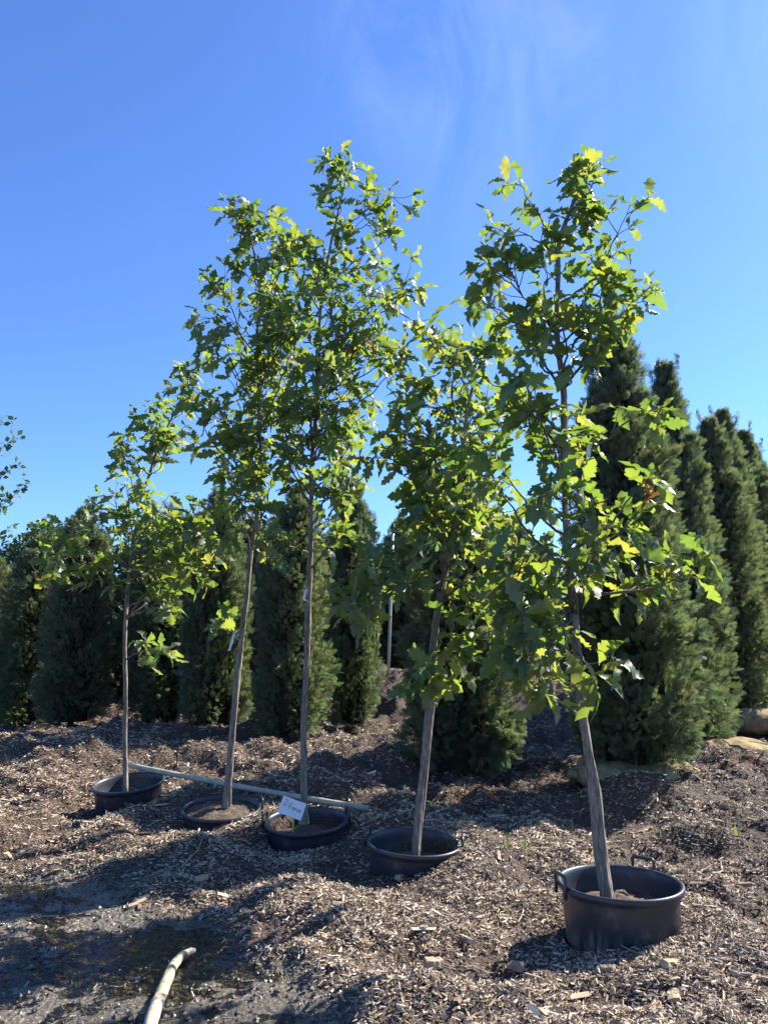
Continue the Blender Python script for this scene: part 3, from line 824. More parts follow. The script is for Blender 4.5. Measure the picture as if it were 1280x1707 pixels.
# ---------------------------------------------------------------- oak leaves
HALF = [(0.0, 0.010), (0.13, 0.050), (0.25, 0.150), (0.30, 0.100), (0.43, 0.240), (0.50, 0.225), (0.515, 0.130), (0.65, 0.280), (0.72, 0.250), (0.725, 0.145), (0.85, 0.190), (0.90, 0.110), (1.0, 0.015)]
def leaf_mesh_data(variant):
    r = np.random.default_rng(500 + variant)
    fold = r.uniform(0.0, 0.7); droop = r.uniform(-0.05, 0.65); wav = r.uniform(0.02, 0.08); twist = r.uniform(-0.35, 0.35); wide = r.uniform(0.70, 0.98)
    V, F = [], []
    mid = [0.0, 0.09, 0.17, 0.26, 0.34, 0.42, 0.50, 0.58, 0.66, 0.73, 0.80, 0.88, 1.0]
    def zz(x, y):
        return fold * abs(y) - 1.1 * droop * y * y - droop * x * x + wav * math.sin(x * 11 + y * 9 + variant) + twist * y * x
    for x in mid: V.append((x, 0.0, zz(x, 0)))
    n = len(mid)
    for s in (1, -1):
        b = len(V)
        for k, (x, w) in enumerate(HALF):
            jx = r.normal(0, 0.012) if 0 < k < n - 1 else 0
            w2 = w * wide * r.uniform(0.88, 1.12)
            V.append((x + jx, s * w2, zz(x, w2)))
        for k in range(n - 1):
            f1 = (k, k + 1, b + k + 1, b + k)
            F.append(f1 if s < 0 else f1[::-1])
    # stalk
    b = len(V)
    for x, y in ((-0.13, 0.008), (-0.13, -0.008), (0.02, -0.012), (0.02, 0.012)): V.append((x, y, 0.0))
    F.append((b, b + 1, b + 2, b + 3))
    return np.array(V), np.array(F)
NVAR = 10
LEAF = [leaf_mesh_data(k) for k in range(NVAR)]
LEAF_ME = []
for V, F in LEAF:
    me = new_mesh('leaf', V, F, M_leaf, True); attr_f(me, 'rnd', np.zeros(len(V))); LEAF_ME.append(me)
def dry_data(k):
    V, F = LEAF[k]
    V = V.copy(); a = V[:, 1] * 7.0
    V2 = np.stack([V[:, 0], np.sin(a) / 7.0, V[:, 2] + (1 - np.cos(a)) / 7.0 - 0.4 * V[:, 0] ** 2], 1)
    return V2, F
DRY_ME = []
for k in range(3):
    V, F = dry_data(k); me = new_mesh('dried_leaf', V, F, M_dry, True); attr_f(me, 'rnd', np.zeros(len(V))); DRY_ME.append(me)

def in_poly(x, y, poly):
    c = False; n = len(poly)
    for i in range(n):
        x1, y1 = poly[i]; x2, y2 = poly[(i + 1) % n]
        if (y1 > y) != (y2 > y) and x < (x2 - x1) * (y - y1) / (y2 - y1) + x1: c = not c
    return c

ALL_LEAVES = []      # (tree index, position, dir, normal, size, variant)
OAKS = []

def unit(v):
    v = np.asarray(v, float); return v / (np.linalg.norm(v) + 1e-12)

def add_leaf(ti, r, p, d, size):
    d = unit(d)
    size = size * float(np.interp(p[2], [0.9, 2.2, 4.4], [1.28, 1.08, 0.92]))
    nrm = np.array([0, 0, 1.0]) + r.normal(0, 0.7, 3)
    nrm = unit(nrm - d * nrm.dot(d))
    ALL_LEAVES.append((ti, np.array(p), d, nrm, size, int(r.integers(NVAR))))

def oak(ti, name_label, trunk_px, Y, r0, limbs, poly, n_random, depth, leaf, seed, leafy=1.0, zlow=None):
    r = np.random.default_rng(seed)
    tp = [np.array(P(px, py, Y + dy)) for px, py, dy in trunk_px]
    tp[0] = tp[0] + np.array([0, 0, 0.0])
    O = tp[0].copy()
    base = tp[0] - unit(tp[1] - tp[0]) * 0.18
    n = 64
    path = smooth_path([base] + tp, n)
    tt = np.linspace(0, 1, n)
    rad = r0 * (1 - 0.80 * tt ** 0.85) * (1 + 0.45 * np.exp(-tt * 22))
    rad[-8:] *= np.linspace(1, 0.45, 8)
    path = path + np.stack([vnoise(tt * 14, 0 * tt + ti, 31), vnoise(tt * 14, 0 * tt + ti, 32), 0 * tt], 1) * 0.028 * sstep(0, 0.06, tt)[:, None]
    root = empty('oak_tree', tuple(O), name_label, 'oak tree', 'young oak trees standing in tubs')
    fine = smooth_path(list(path), 190)
    frad = np.interp(np.linspace(0, 1, 190), tt, rad)
    NS = 22
    v, q, t3 = tube(fine - O, frad, NS, 0.0, True, r)
    kk, aa = np.meshgrid(np.arange(190), np.arange(NS), indexing='ij')
    lenz = kk * np.linalg.norm(np.diff(fine, axis=0), axis=1).mean()
    ca, sa = np.cos(aa * 2 * math.pi / NS), np.sin(aa * 2 * math.pi / NS)
    bump = 0.40 * vnoise(ca * 2.6 + lenz * 1.3, sa * 2.6 + lenz * 4.5, 41 + ti) + 0.42 * vnoise(ca * 5 + 7, sa * 5 + lenz * 11, 51 + ti) + 0.22 * vnoise(lenz * 3.2, 0 * lenz, 61 + ti)
    for _ in range(9):
        k0 = int(r.uniform(12, 150)); a0 = r.uniform(0, NS)
        da = np.minimum(abs(aa - a0), NS - abs(aa - a0))
        bump = bump + r.uniform(0.12, 0.32) * np.exp(-((kk - k0) / 2.4) ** 2 - (da / 2.2) ** 2)
    v[:190 * NS] += (bump.ravel() * 1.0)[:, None] * (v[:190 * NS] - np.repeat(fine - O, NS, 0))
    link('trunk', new_mesh('trunk', v, [q, t3], M_bark, True), root)
    zs = path[:, 2]
    def trunk_at(z):
        i = int(np.clip(np.searchsorted(zs, z), 1, n - 1)); return i
    polyl = poly
    specs = []
    for f in (0.72, 0.80, 0.87, 0.92, 0.96, 0.995):
        i = int(f * (n - 1)); az = r.uniform(0, 6.28); l = 0.10 + 0.85 * (1 - f) * r.uniform(0.6, 1.2)
        up_ = unit(path[min(i + 1, n - 1)] - path[i - 1])
        d_ = unit(np.array([math.cos(az), math.sin(az), 0]) * (0.75 if f < 0.99 else 0.1) + up_)
        specs.append((i, [path[i], path[i] + d_ * l * 0.5 - np.array([0, 0, 0.02 * l]), path[i] + d_ * l], False))
    for (spy, pts, dY) in limbs:
        # explicit limbs: start where the trunk passes photo height spy
        pr = project(path); i = int(np.argmin(abs(pr[:, 1] - spy)))
        P0 = path[i]
        m = len(pts)
        ctr = [P0] + [np.array(P(px, py, path[i][1] + dY * (k + 1) / m)) for k, (px, py) in enumerate(pts)]
        specs.append((i, ctr, True))
    xs = [p[0] for p in polyl]; ys = [p[1] for p in polyl]
    zmin = zlow if zlow is not None else path[0][2] + 0.9
    cnt = 0; guard = 0
    while cnt < n_random and guard < 5000:
        guard += 1
        qx, qy = r.uniform(min(xs), max(xs)), r.uniform(min(ys), max(ys))
        if not in_poly(qx, qy, polyl): continue
        if r.random() > 0.30 + 0.85 * (qy - min(ys)) / (max(ys) - min(ys)): continue      # thin towards the leader
        dY = r.uniform(-1, 1) * depth
        G = np.array(P(qx, qy, Y + dY))
        i0 = int(np.argmin(abs(zs - G[2])))
        hd = np.hypot(*(G[:2] - path[i0][:2]))
        zst = G[2] - hd * r.uniform(0.55, 1.1) - 0.08
        zst = max(zst, min(zmin, G[2] + 0.15)); zst = min(zst, zs[-6])
        i = trunk_at(zst); P0 = path[i]
        hv = np.array([G[0] - P0[0], G[1] - P0[1], 0])
        mid = P0 * 0.5 + G * 0.5 + np.array([0, 0, -0.10 * np.linalg.norm(hv)]) + r.normal(0, 0.04, 3)
        specs.append((i, [P0, mid, G], False)); cnt += 1
    for (i, ctr, explicit) in specs:
        m = 18
        bp = smooth_path(ctr, m)
        ln = np.linalg.norm(np.diff(bp, axis=0), axis=1).sum()
        br = min(rad[i] * 0.55, 0.0045 + 0.0075 * ln)
        bp[1:-1] += r.normal(0, 0.006, (m - 2, 3))
        acc = Acc()
        acc.tube(bp - O, np.linspace(br, 0.0022, m), 7)
        tips = [(bp[-1], unit(bp[-1] - bp[-3]))]
        nt_ = max(2, int(ln * (9.5 if explicit else 6.5) * leafy))
        for k in range(nt_):
            f = r.uniform(0.28, 0.96) if ln > 0.3 else r.uniform(0.1, 0.9)
            j = int(f * (m - 1)); bd = unit(bp[min(j + 1, m - 1)] - bp[max(j - 1, 0)])
            sd = unit(np.cross(bd, r.normal(0, 1, 3)))
            td = unit(bd * 0.75 + sd * 0.8 + np.array([0, 0, 0.22]))
            tl = r.uniform(0.07, 0.24) * (0.6 + 0.5 * min(ln, 1.2))
            e = bp[j] + td * tl
            mid = (bp[j] + e) / 2 + r.normal(0, 0.008, 3)
            acc.tube(np.array([bp[j], mid, e]) - O, [0.0034, 0.0028, 0.0018], 5)
            tips.append((e, td))
            if r.random() < 0.55:
                s2 = unit(td + unit(r.normal(0, 1, 3)) * 0.8)
                add_leaf(ti, r, mid, s2 - np.array([0, 0, 0.2]), leaf * r.uniform(0.65, 1.0))
        for (e, td) in tips:
            c = int(r.integers(3, 6)); ph = r.uniform(0, 6.28)
            a = unit(np.cross(td, [0.13, 0.2, 0.97])); b = np.cross(td, a)
            for q_ in range(c):
                an = ph + q_ * 2 * math.pi / c + r.normal(0, 0.25)
                d = td * r.uniform(0.15, 0.9) + (a * math.cos(an) + b * math.sin(an)) * 1.0 + np.array([0, 0, -r.uniform(0.0, 0.55)])
                add_leaf(ti, r, e - td * r.uniform(0, 0.02), d, leaf * r.uniform(0.5, 1.18))
        link('branch', acc.mesh('branch', M_branch), root)
    OAKS.append((root, O))
    return root

T1 = [(1010, 1482, 0), (986, 1300, 0), (967, 1150, 0), (956, 1020, 0), (946, 880, 0), (940, 740, 0), (933, 600, 0), (930, 470, 0), (934, 400, 0), (954, 335, 0), (976, 285, 0)]
oak(0, 'front right oak in the big black tub, tallest slender crown', T1, 4.42, 0.034,
    [(985, [(1060, 985), (1120, 970), (1165, 965)], -0.25), (1000, [(1040, 985), (1085, 965)], 0.2), (960, [(900, 945), (850, 950), (820, 930)], -0.2),
     (930, [(1010, 880), (1050, 830), (1085, 800)], -0.1), (1000, [(900, 1020), (870, 1090), (870, 1120)], -0.35), (1090, [(975, 1105), (990, 1130)], -0.35), (985, [(900, 985), (845, 1000)], -0.3), (1010, [(930, 1060), (895, 1110)], -0.45), (950, [(880, 900), (835, 885)], 0.2), (1000, [(915, 1010), (880, 1060)], -0.1), (930, [(970, 880), (985, 850)], -0.3),
     (780, [(1000, 740), (1050, 700), (1095, 685)], -0.25), (640, [(990, 580), (1040, 520), (1075, 500)], 0.1), (560, [(985, 490), (1010, 430), (1050, 340)], 0.1),
     (410, [(900, 365), (865, 300)], 0.05), (560, [(870, 490), (800, 430)], -0.1), (430, [(880, 395), (838, 395)], 0.15), (600, [(1000, 520), (1040, 460)], -0.2),
     (360, [(985, 310), (1000, 270)], 0.15)],
    [(985, 245), (1060, 330), (1080, 370), (1040, 450), (1090, 510), (1050, 570), (1000, 620), (1010, 660), (1100, 700), (1000, 770), (1095, 830), (1010, 900), (1000, 960), (960, 1020), (900, 1080), (840, 1060), (815, 950), (825, 860), (800, 780), (785, 640), (795, 560), (775, 470), (800, 420), (840, 390), (850, 320), (920, 320)],
    42, 0.50, 0.168, 61, 0.8, zlow=1.65)
T2 = [(693, 1398, 0), (714, 1180, 0), (729, 1040, 0), (749, 920, 0), (759, 840, 0), (767, 770, 0), (782, 665, 0), (800, 615, 0), (826, 560, 0)]
oak(1, 'second oak from the right with a forked top and low yellow green limbs', T2, 5.66, 0.034,
    [(960, [(700, 960), (650, 950), (600, 985)], -0.55), (985, [(680, 970), (620, 1000), (580, 1005)], -0.7), (1000, [(790, 1000), (830, 1040)], -0.5), (1040, [(770, 1010), (810, 1020)], 0.2), (1100, [(740, 1060), (760, 1075)], -0.3), (975, [(690, 945), (650, 945), (605, 955)], -0.45), (965, [(700, 985), (655, 985)], -0.6), (1135, [(700, 1115), (692, 1138)], -0.3), (1110, [(752, 1095), (768, 1118)], -0.2), (920, [(800, 900), (850, 915)], 0.1), (1010, [(800, 960), (850, 980), (880, 1010)], -0.3), 
     (1120, [(725, 1100), (715, 1125)], -0.35), (1090, [(800, 1060), (850, 1050), (880, 1060)], -0.3), (670, [(770, 630), (735, 590), (700, 560)], 0.0), (760, [(700, 700), (650, 650), (640, 610)], 0.1),
     (860, [(800, 840), (850, 810)], 0.1), (840, [(720, 800), (660, 770), (625, 760)], -0.1)],
    [(690, 545), (760, 550), (840, 560), (860, 640), (840, 740), (850, 840), (800, 890), (720, 880), (650, 830), (625, 770), (640, 690), (640, 610)],
    42, 0.60, 0.172, 62, 0.8, zlow=1.75)
T3 = [(507, 1333, 0), (509, 1180, 0), (512, 1020, 0), (517, 880, 0), (519, 780, 0), (528, 650, 0), (533, 560, 0), (543, 440, 0), (560, 375, 0), (573, 318, 0), (584, 280, 0)]
oak(2, 'middle oak behind the white card, highest leader on the left side', T3, 6.36, 0.028,
    [(395, [(600, 360), (640, 335), (690, 325)], 0.1), (470, [(600, 430), (650, 395)], -0.1), (560, [(620, 500), (690, 470)], 0.0), (600, [(640, 520), (700, 545), (725, 560)], 0.15),
     (930, [(480, 910), (450, 905)], -0.5), (950, [(560, 900), (545, 870)], -0.4), (520, [(480, 430), (460, 385)], 0.15), (840, [(560, 820), (600, 800)], -0.2), (300, [(550, 285), (548, 265)], 0.0), (420, [(600, 380), (650, 375)], 0.2)],
    [(575, 300), (600, 340), (640, 380), (600, 420), (680, 470), (640, 530), (700, 570), (640, 640), (590, 720), (600, 800), (550, 840), (480, 830), (460, 720), (450, 560), (470, 450), (540, 400)],
    62, 0.65, 0.172, 63, 0.85, zlow=2.3)
T4 = [(377, 1346, 0), (388, 1200, 0), (402, 1060, 0), (418, 940, 0), (430, 850, 0), (434, 780, 0), (432, 680, 0), (428, 580, 0), (432, 500, 0), (425, 430, 0), (408, 365, 0)]
oak(3, 'second oak from the left with a leaning pale barked stem', T4, 6.73, 0.033,
    [(480, [(400, 400), (395, 355)], 0.0), (470, [(455, 400), (440, 355)], 0.2), (600, [(370, 530), (325, 545)], -0.1), (1075, [(378, 1050), (365, 1045)], -0.25), (920, [(410, 890), (395, 885)], -0.4),
     (640, [(380, 500), (362, 480)], 0.1), (760, [(380, 700), (310, 640)], -0.1), (540, [(480, 430), (510, 400)], -0.2)],
    [(400, 360), (440, 360), (500, 400), (520, 470), (510, 580), (480, 660), (485, 770), (430, 830), (370, 800), (330, 740), (310, 640), (310, 560), (370, 520), (360, 470), (395, 420)],
    58, 0.65, 0.172, 64, 0.85, zlow=2.4)
T5 = [(208, 1306, 0), (207, 1150, 0), (213, 980, 0), (225, 885, 0), (240, 820, 0), (270, 735, 0), (300, 670, 0), (325, 615, 0)]
oak(4, 'leftmost oak, thin stem bending right over the tilted tub', T5, 7.49, 0.025,
    [(950, [(170, 915), (125, 885), (105, 872)], -1.2), (975, [(170, 950), (120, 930), (95, 925)], -1.0), (930, [(270, 890), (320, 880), (345, 890)], -0.8), (955, [(290, 940), (340, 945)], -0.6), (960, [(280, 930), (330, 910), (350, 915)], -0.5), (900, [(195, 860), (165, 855)], -0.3),
     (1010, [(250, 1000), (285, 1015)], -0.5), (1090, [(240, 1085), (270, 1085)], -0.5), (850, [(210, 770), (205, 740)], 0.1), (900, [(290, 880), (340, 870)], 0.2), (990, [(180, 970), (150, 965)], -0.5), (760, [(250, 700), (250, 690)], 0.1)],
    [(205, 730), (245, 705), (275, 650), (325, 610), (335, 680), (325, 760), (300, 830), (350, 880), (350, 940), (290, 940), (240, 900), (200, 870), (190, 800)],
    28, 0.5, 0.172, 65, 0.8, zlow=1.6)

# share the leaves out: the 300 that show largest on each tree are objects, the rest one part
nL = len(ALL_LEAVES)
TI = np.array([a[0] for a in ALL_LEAVES]); LP = np.array([a[1] for a in ALL_LEAVES]); LD = np.array([a[2] for a in ALL_LEAVES]); LN = np.array([a[3] for a in ALL_LEAVES])
LS = np.array([a[4] for a in ALL_LEAVES]); LV = np.array([a[5] for a in ALL_LEAVES]); LB = np.cross(LN, LD)
zbuf = {}
score = np.zeros(nL)
samp = [(0.2, 0), (0.4, 0.12), (0.4, -0.12), (0.6, 0.2), (0.6, 0), (0.6, -0.2), (0.8, 0.1), (0.8, -0.1), (0.95, 0)]
pts = np.concatenate([LP + LS[:, None] * (a * LD + b * LB) for a, b in samp])
pr = project(pts); lid = np.tile(np.arange(nL), len(samp))
view = pts - np.array([0, 0, CAM_H]); view /= np.linalg.norm(view, axis=1)[:, None]
area = np.abs((view * LN[lid]).sum(1)) * (LS[lid] / pr[:, 2]) ** 2
cell = np.floor(pr[:, 0] / 7).astype(int) * 1000 + np.floor(pr[:, 1] / 7).astype(int)
order = np.lexsort((pr[:, 2], cell))
first = np.ones(len(order), bool); first[1:] = cell[order][1:] != cell[order][:-1]
vis = order[first]
np.add.at(score, lid[vis], area[vis])
score += 1e-6 * (LS / project(LP)[:, 2]) ** 2
rl = np.random.default_rng(77)
BROWN = [(1040, 815, 45), (585, 565, 30), (1075, 640, 18), (1090, 1100, 12), (800, 1105, 12)]
LPR = project(LP)
for ti, (root, O) in enumerate(OAKS):
    ids = np.where(TI == ti)[0]
    ids = ids[np.argsort(-score[ids])]
    for k in ids[:300]:
        brown = any(np.hypot(LPR[k, 0] - bx, LPR[k, 1] - by) < br and rl.random() < 0.65 for bx, by, br in BROWN)
        o = link('dried_leaf' if brown else 'leaf', DRY_ME[LV[k] % 3] if brown else LEAF_ME[LV[k]], root)
        s = LS[k] * (0.62 if brown else 1.0)
        M = Matrix((tuple(LD[k] * s) + (0,), tuple(LB[k] * s) + (0,), tuple(LN[k] * s) + (0,), (0, 0, 0, 1))).transposed()
        M.translation = Vector(LP[k] - O)
        o.matrix_basis = M
    VV, FF, AA, off = [], [], [], 0
    for k in ids[300:]:
        V, F = LEAF[LV[k]]
        W = LP[k] - O + LS[k] * (V[:, 0:1] * LD[k] + V[:, 1:2] * LB[k] + V[:, 2:3] * LN[k])
        VV.append(W); FF.append(F + off); AA.append(np.full(len(V), rl.random())); off += len(V)
    if VV:
        me = new_mesh('foliage', np.vstack(VV), np.vstack(FF), M_leaf, True); attr_f(me, 'rnd', np.concatenate(AA))
        o = link('foliage', me, root); o['kind'] = 'stuff'
print('oak leaves', nL, np.bincount(TI))

# ---------------------------------------------------------------- tubs
def lathe(profile, seg=64):
    V = np.array([(r_ * math.cos(a), r_ * math.sin(a), z) for r_, z in profile for a in np.arange(seg) * 2 * math.pi / seg])
    n = len(profile)
    i, j = np.meshgrid(np.arange(n - 1), np.arange(seg), indexing='ij'); j2 = (j + 1) % seg
    return V, np.stack([i * seg + j, i * seg + j2, (i + 1) * seg + j2, (i + 1) * seg + j], -1).reshape(-1, 4)

def tub(label, cx, cy, zr, tilt, handles, soil_d, seed, D=0.66, Hh=0.31):
    """D rim diameter, zr rim height, tilt (x,y) radians, handles: angles"""
    r = np.random.default_rng(seed)
    root = empty('plant_tub', (cx, cy, zr), label, 'plant pot', 'black plastic tubs holding the oaks', rot=(tilt[0], tilt[1], 0))
    Ro = D / 2
    prof_ = [(0.02, -Hh), (Ro * 0.845, -Hh), (Ro * 0.865, -Hh + 0.012), (Ro * 0.915, -0.075), (Ro * 0.925, -0.055), (Ro * 0.935, -0.036), (Ro * 0.965, -0.032), (Ro * 0.992, -0.022), (Ro, -0.010), (Ro * 0.992, 0.0), (Ro * 0.965, 0.004), (Ro * 0.93, -0.002),
             (Ro * 0.912, -0.02), (Ro * 0.90, -0.06), (Ro * 0.85, -Hh + 0.03), (0.02, -Hh + 0.025)]
    V, F = lathe(prof_, 72)
    th = np.arctan2(V[:, 1], V[:, 0])
    k = 1 + 0.006 * np.sin(2 * th + seed) + 0.004 * np.sin(3 * th + 2 * seed)
    V[:, 0] *= k; V[:, 1] *= k
    link('tub_body', new_mesh('tub_body', V, F, M_pot, True), root)
    for a in handles:
        acc = Acc()
        c, s = math.cos(a), math.sin(a); tx, ty = -s, c
        rr_ = Ro * 1.0 + 0.004
        w, hh = 0.062, 0.052
        pts = [(-w, -0.055), (-w, 0.0), (-w, hh - 0.008), (-w + 0.008, hh), (w - 0.008, hh), (w, hh - 0.008), (w, 0.0), (w, -0.055)]
        pth = np.array([(c * rr_ + tx * u, s * rr_ + ty * u, z) for u, z in pts])
        acc.tube(pth, 0.0095, 8)
        o = link('handle', acc.mesh('handle', M_pot), root)
    # soil
    n, m = 16, 48
    V = [(0, 0, -soil_d + 0.03)]
    for i in range(1, n + 1):
        for j in range(m):
            rr_ = Ro * 0.895 * i / n; a = j * 2 * math.pi / m
            x, y = rr_ * math.cos(a), rr_ * math.sin(a)
            V.append((x, y, -soil_d + 0.035 * (1 - (i / n) ** 2) + 0.03 * float(vnoise(x * 14 + seed, y * 14, 3)) + 0.02 * float(vnoise(x * 40, y * 40 + seed, 4))))
    T = [(0, 1 + j, 1 + (j + 1) % m) for j in range(m)]
    Q = [(1 + i * m + j, 1 + (i + 1) * m + j, 1 + (i + 1) * m + (j + 1) % m, 1 + i * m + (j + 1) % m) for i in range(n - 1) for j in range(m)]
    link('soil', new_mesh('soil', np.array(V), [np.array(Q), np.array(T)], M_soil, True), root)
    return root

tub('large black tub at the right front with raised carry handles', 1.26, 4.40, 0.263, (0, 0), [math.pi * 1.06, R(50)], 0.13, 1)
tub('black tub second from the right, sunk in mulch on its right side', 0.209, 5.66, 0.163, (R(3), R(2)), [R(165), R(-5)], 0.15, 2)
tub('black tub holding the white card on a yellow stake', -0.61, 6.36, 0.156, (R(6), R(-1.5)), [R(172), R(15)], 0.13, 3)
tub('grey rimmed tub sunk almost to its rim, second from the left', -1.355, 6.73, 0.175, (R(6), R(1)), [R(160), R(20)], 0.035, 4)
tub('tilted tub at the far left with pale dusty inside', -2.38, 7.49, 0.247, (R(6.5), R(-3)), [R(75)], 0.14, 5)

# ---------------------------------------------------------------- pole, stake, card, tags
def solid(name, acc, m, label, cat, group=None):
    me = acc.mesh(name, m)
    o = link(name, me)
    c = Vector(np.mean([tuple(v.co) for v in me.vertices], axis=0))
    me.transform(Matrix.Translation(-c)); o.location = c
    return tag(o, label, cat, group)

a = Acc(); r = np.random.default_rng(3)
p0, p1 = P(217, 1276, 7.86), P(614, 1348, 6.82)
pth = np.array([np.array(p0) * (1 - t) + np.array(p1) * t + np.array([0, 0, -0.012 * math.sin(math.pi * t)]) for t in np.linspace(0, 1, 24)])
a.tube(pth, 0.025, 10, 0.04, True, r)
solid('pole', a, M_pole, 'long weathered grey pole lying behind the left tubs', 'pole')

# bent peeled branch in the mud
a = Acc()
pp = []
for px, py, Y in ((325, 1580, 4.22), (308, 1584, 4.16), (290, 1603, 4.03), (275, 1640, 3.80), (262, 1680, 3.58), (252, 1712, 3.40), (240, 1760, 3.2)):
    q_ = P(px, py, Y); pp.append((q_.x, q_.y, float(height(q_.x, q_.y)) + 0.030))
pp = np.array(pp); pp[:, 2] = np.maximum(pp[:, 2], -0.012)
pth = smooth_path(pp, 40)
rad = np.interp(np.linspace(0, 1, 40), [0, 0.06, 0.2, 0.5, 1], [0.010, 0.016, 0.021, 0.026, 0.029])
rad = rad * (1 + 0.10 * np.sin(np.linspace(0, 26, 40)) ** 8)
a.tube(pth, rad, 14, 0.05, True, r)
solid('peeled_branch', a, M_peel, 'bent peeled pale branch lying in the wet mud', 'branch')

# card with handwriting on a stake
cc = P(487, 1347, 6.10)
sign = empty('plant_sign', tuple(cc), 'tilted white handwritten card on a yellow stake in tub', 'sign')
tilt = Matrix.Rotation(R(19), 4, 'Y') @ Matrix.Rotation(R(-14), 4, 'X')
CW, CH = 0.185, 0.125
v, q_ = box((0, 0, 0), CW, 0.003, CH, tilt)
link('card', new_mesh('card', v, q_, M_card), sign)
GLYPH = {'2': [[(0, .8), (.15, .98), (.4, .95), (.48, .75), (.3, .4), (0, .02), (.5, 0)]], '.': [[(0, 0.3), (.12, 0.34)]],
         'F': [[(.05, 0), (.1, 1.0), (.55, 1.02)], [(.08, .52), (.42, .55)]], 'o': [[(.2, .0), (0, .2), (.05, .45), (.28, .5), (.4, .25), (.25, .02), (.2, 0)]],
         'r': [[(0, .5), (.03, 0)], [(.02, .3), (.15, .48), (.32, .46)]], 'c': [[(.36, .42), (.18, .5), (0, .25), (.1, .02), (.34, .06)]], 'e': [[(.02, .24), (.34, .28), (.26, .5), (.06, .46), (0, .2), (.14, 0), (.36, .08)]]}
def write_text(txt, x, z, size, step):
    for ch in txt:
        if ch in GLYPH:
            acc = Acc()
            for st in GLYPH[ch]:
                p = np.array([(x + sx * size, -0.0026, z + sz * size) for sx, sz in st])
                if len(p) > 2: p = smooth_path(p, len(p) * 4)
                acc.tube(np.array([tuple(tilt @ Vector(tuple(k))) for k in p]), 0.0017, 5)
            link('handwriting', acc.mesh('handwriting', M_ink), sign)
        x += step[ch] * size
ST = {'2': 0.75, '.': 0.35, 'F': 0.66, 'o': 0.52, 'r': 0.42, 'c': 0.46, 'e': 0.5}
write_text('2.', -0.068, 0.004, 0.042, ST)
write_text('Force', -0.026, -0.014, 0.040, ST)
acc = Acc(); acc.tube(np.array([(0.012, 0.004, -0.03), (0.008, 0.006, -0.17)]), 0.0065, 8)
link('stake', acc.mesh('stake', M_yellow), sign)

def strip_tag(name, label, pts, w, m=M_white):
    """thin plastic band folded along a 3-D line, with real thickness"""
    p = np.array([tuple(q) for q in pts]); p = smooth_path(p, 14)
    o0 = p[0]
    V = []
    for k, c in enumerate(p):
        ww = w * (0.75 + 0.35 * math.sin(k * 0.9) ** 2)
        an = 0.35 * math.sin(k * 0.6)
        d = np.array([math.cos(an), math.sin(an), 0]) * ww / 2; n_ = np.array([-math.sin(an), math.cos(an), 0]) * 0.0012
        V += [c - o0 - d - n_, c - o0 + d - n_, c - o0 + d + n_, c - o0 - d + n_]
    F = []
    for k in range(len(p) - 1):
        b = 4 * k
        for i in range(4): F.append((b + i, b + (i + 1) % 4, b + 4 + (i + 1) % 4, b + 4 + i))
    F += [(3, 2, 1, 0), (4 * len(p) - 4, 4 * len(p) - 3, 4 * len(p) - 2, 4 * len(p) - 1)]
    o = link(name, new_mesh(name, np.array(V), np.array(F), m)); o.location = tuple(o0)
    return tag(o, label, 'tag', 'white tags hung on the oaks')

strip_tag('plant_tag', 'white plastic tag strip hanging beside the second oak stem from left', [P(397, 1050, 6.62), P(390, 1058, 6.60), P(386, 1072, 6.60), P(382, 1085, 6.60)], 0.022)
strip_tag('plant_tag', 'small white tag folded on the middle oak stem', [P(511, 982, 6.27), P(508, 992, 6.26), P(507, 1000, 6.26), P(517, 1003, 6.27)], 0.022)
strip_tag('plant_tag', 'long white ribbon tag hanging in the front right oak', [P(982, 740, 4.36), P(978, 775, 4.34), P(972, 800, 4.33), P(974, 818, 4.33)], 0.028)

# sprinkler pipe behind
b = P(647, 1190, 13.6); zb = float(height(b.x, 13.6)); t_ = P(655, 878, 13.6)
spr = empty('sprinkler_pipe', (b.x, 13.6, zb), 'tall thin white sprinkler pipe standing between two arborvitae', 'pipe')
H_ = t_.z - zb; dx = t_.x - b.x
a = Acc(); a.tube(np.array([(0, 0, -0.1), (dx * 0.5, 0, H_ * 0.5), (dx, 0, H_ - 0.1)]), 0.026, 10); link('pipe', a.mesh('pipe', M_white), spr)
a = Acc(); a.tube(np.array([(dx * 0.62, 0, H_ * 0.60), (dx * 0.62, 0, H_ * 0.63)]), 0.036, 10); link('coupling', a.mesh('coupling', M_white), spr)
a = Acc(); a.tube(np.array([(dx, 0, H_ - 0.12), (dx, 0, H_ - 0.07), (dx, 0, H_ - 0.06), (dx, 0, H_ - 0.02), (dx, 0, H_ + 0.02), (dx, 0, H_ + 0.05)]), [0.03, 0.045, 0.03, 0.05, 0.035, 0.03], 10); link('nozzle', a.mesh('nozzle', M_dark), spr)
zc = P(648, 1137, 13.5).z - zb
a = Acc(); a.tube(np.array([(-0.09, -0.05, zc - 0.03), (-0.03, -0.05, zc + 0.02), (0.05, -0.05, zc + 0.01), (0.11, -0.05, zc - 0.03)]), [0.05, 0.065, 0.06, 0.04], 10); link('valve', a.mesh('valve', noisy('green_valve', [(0.3, (0.05, 0.12, 0.10)), (0.7, (0.10, 0.2, 0.17))], 20, 0.4, 0)), spr)

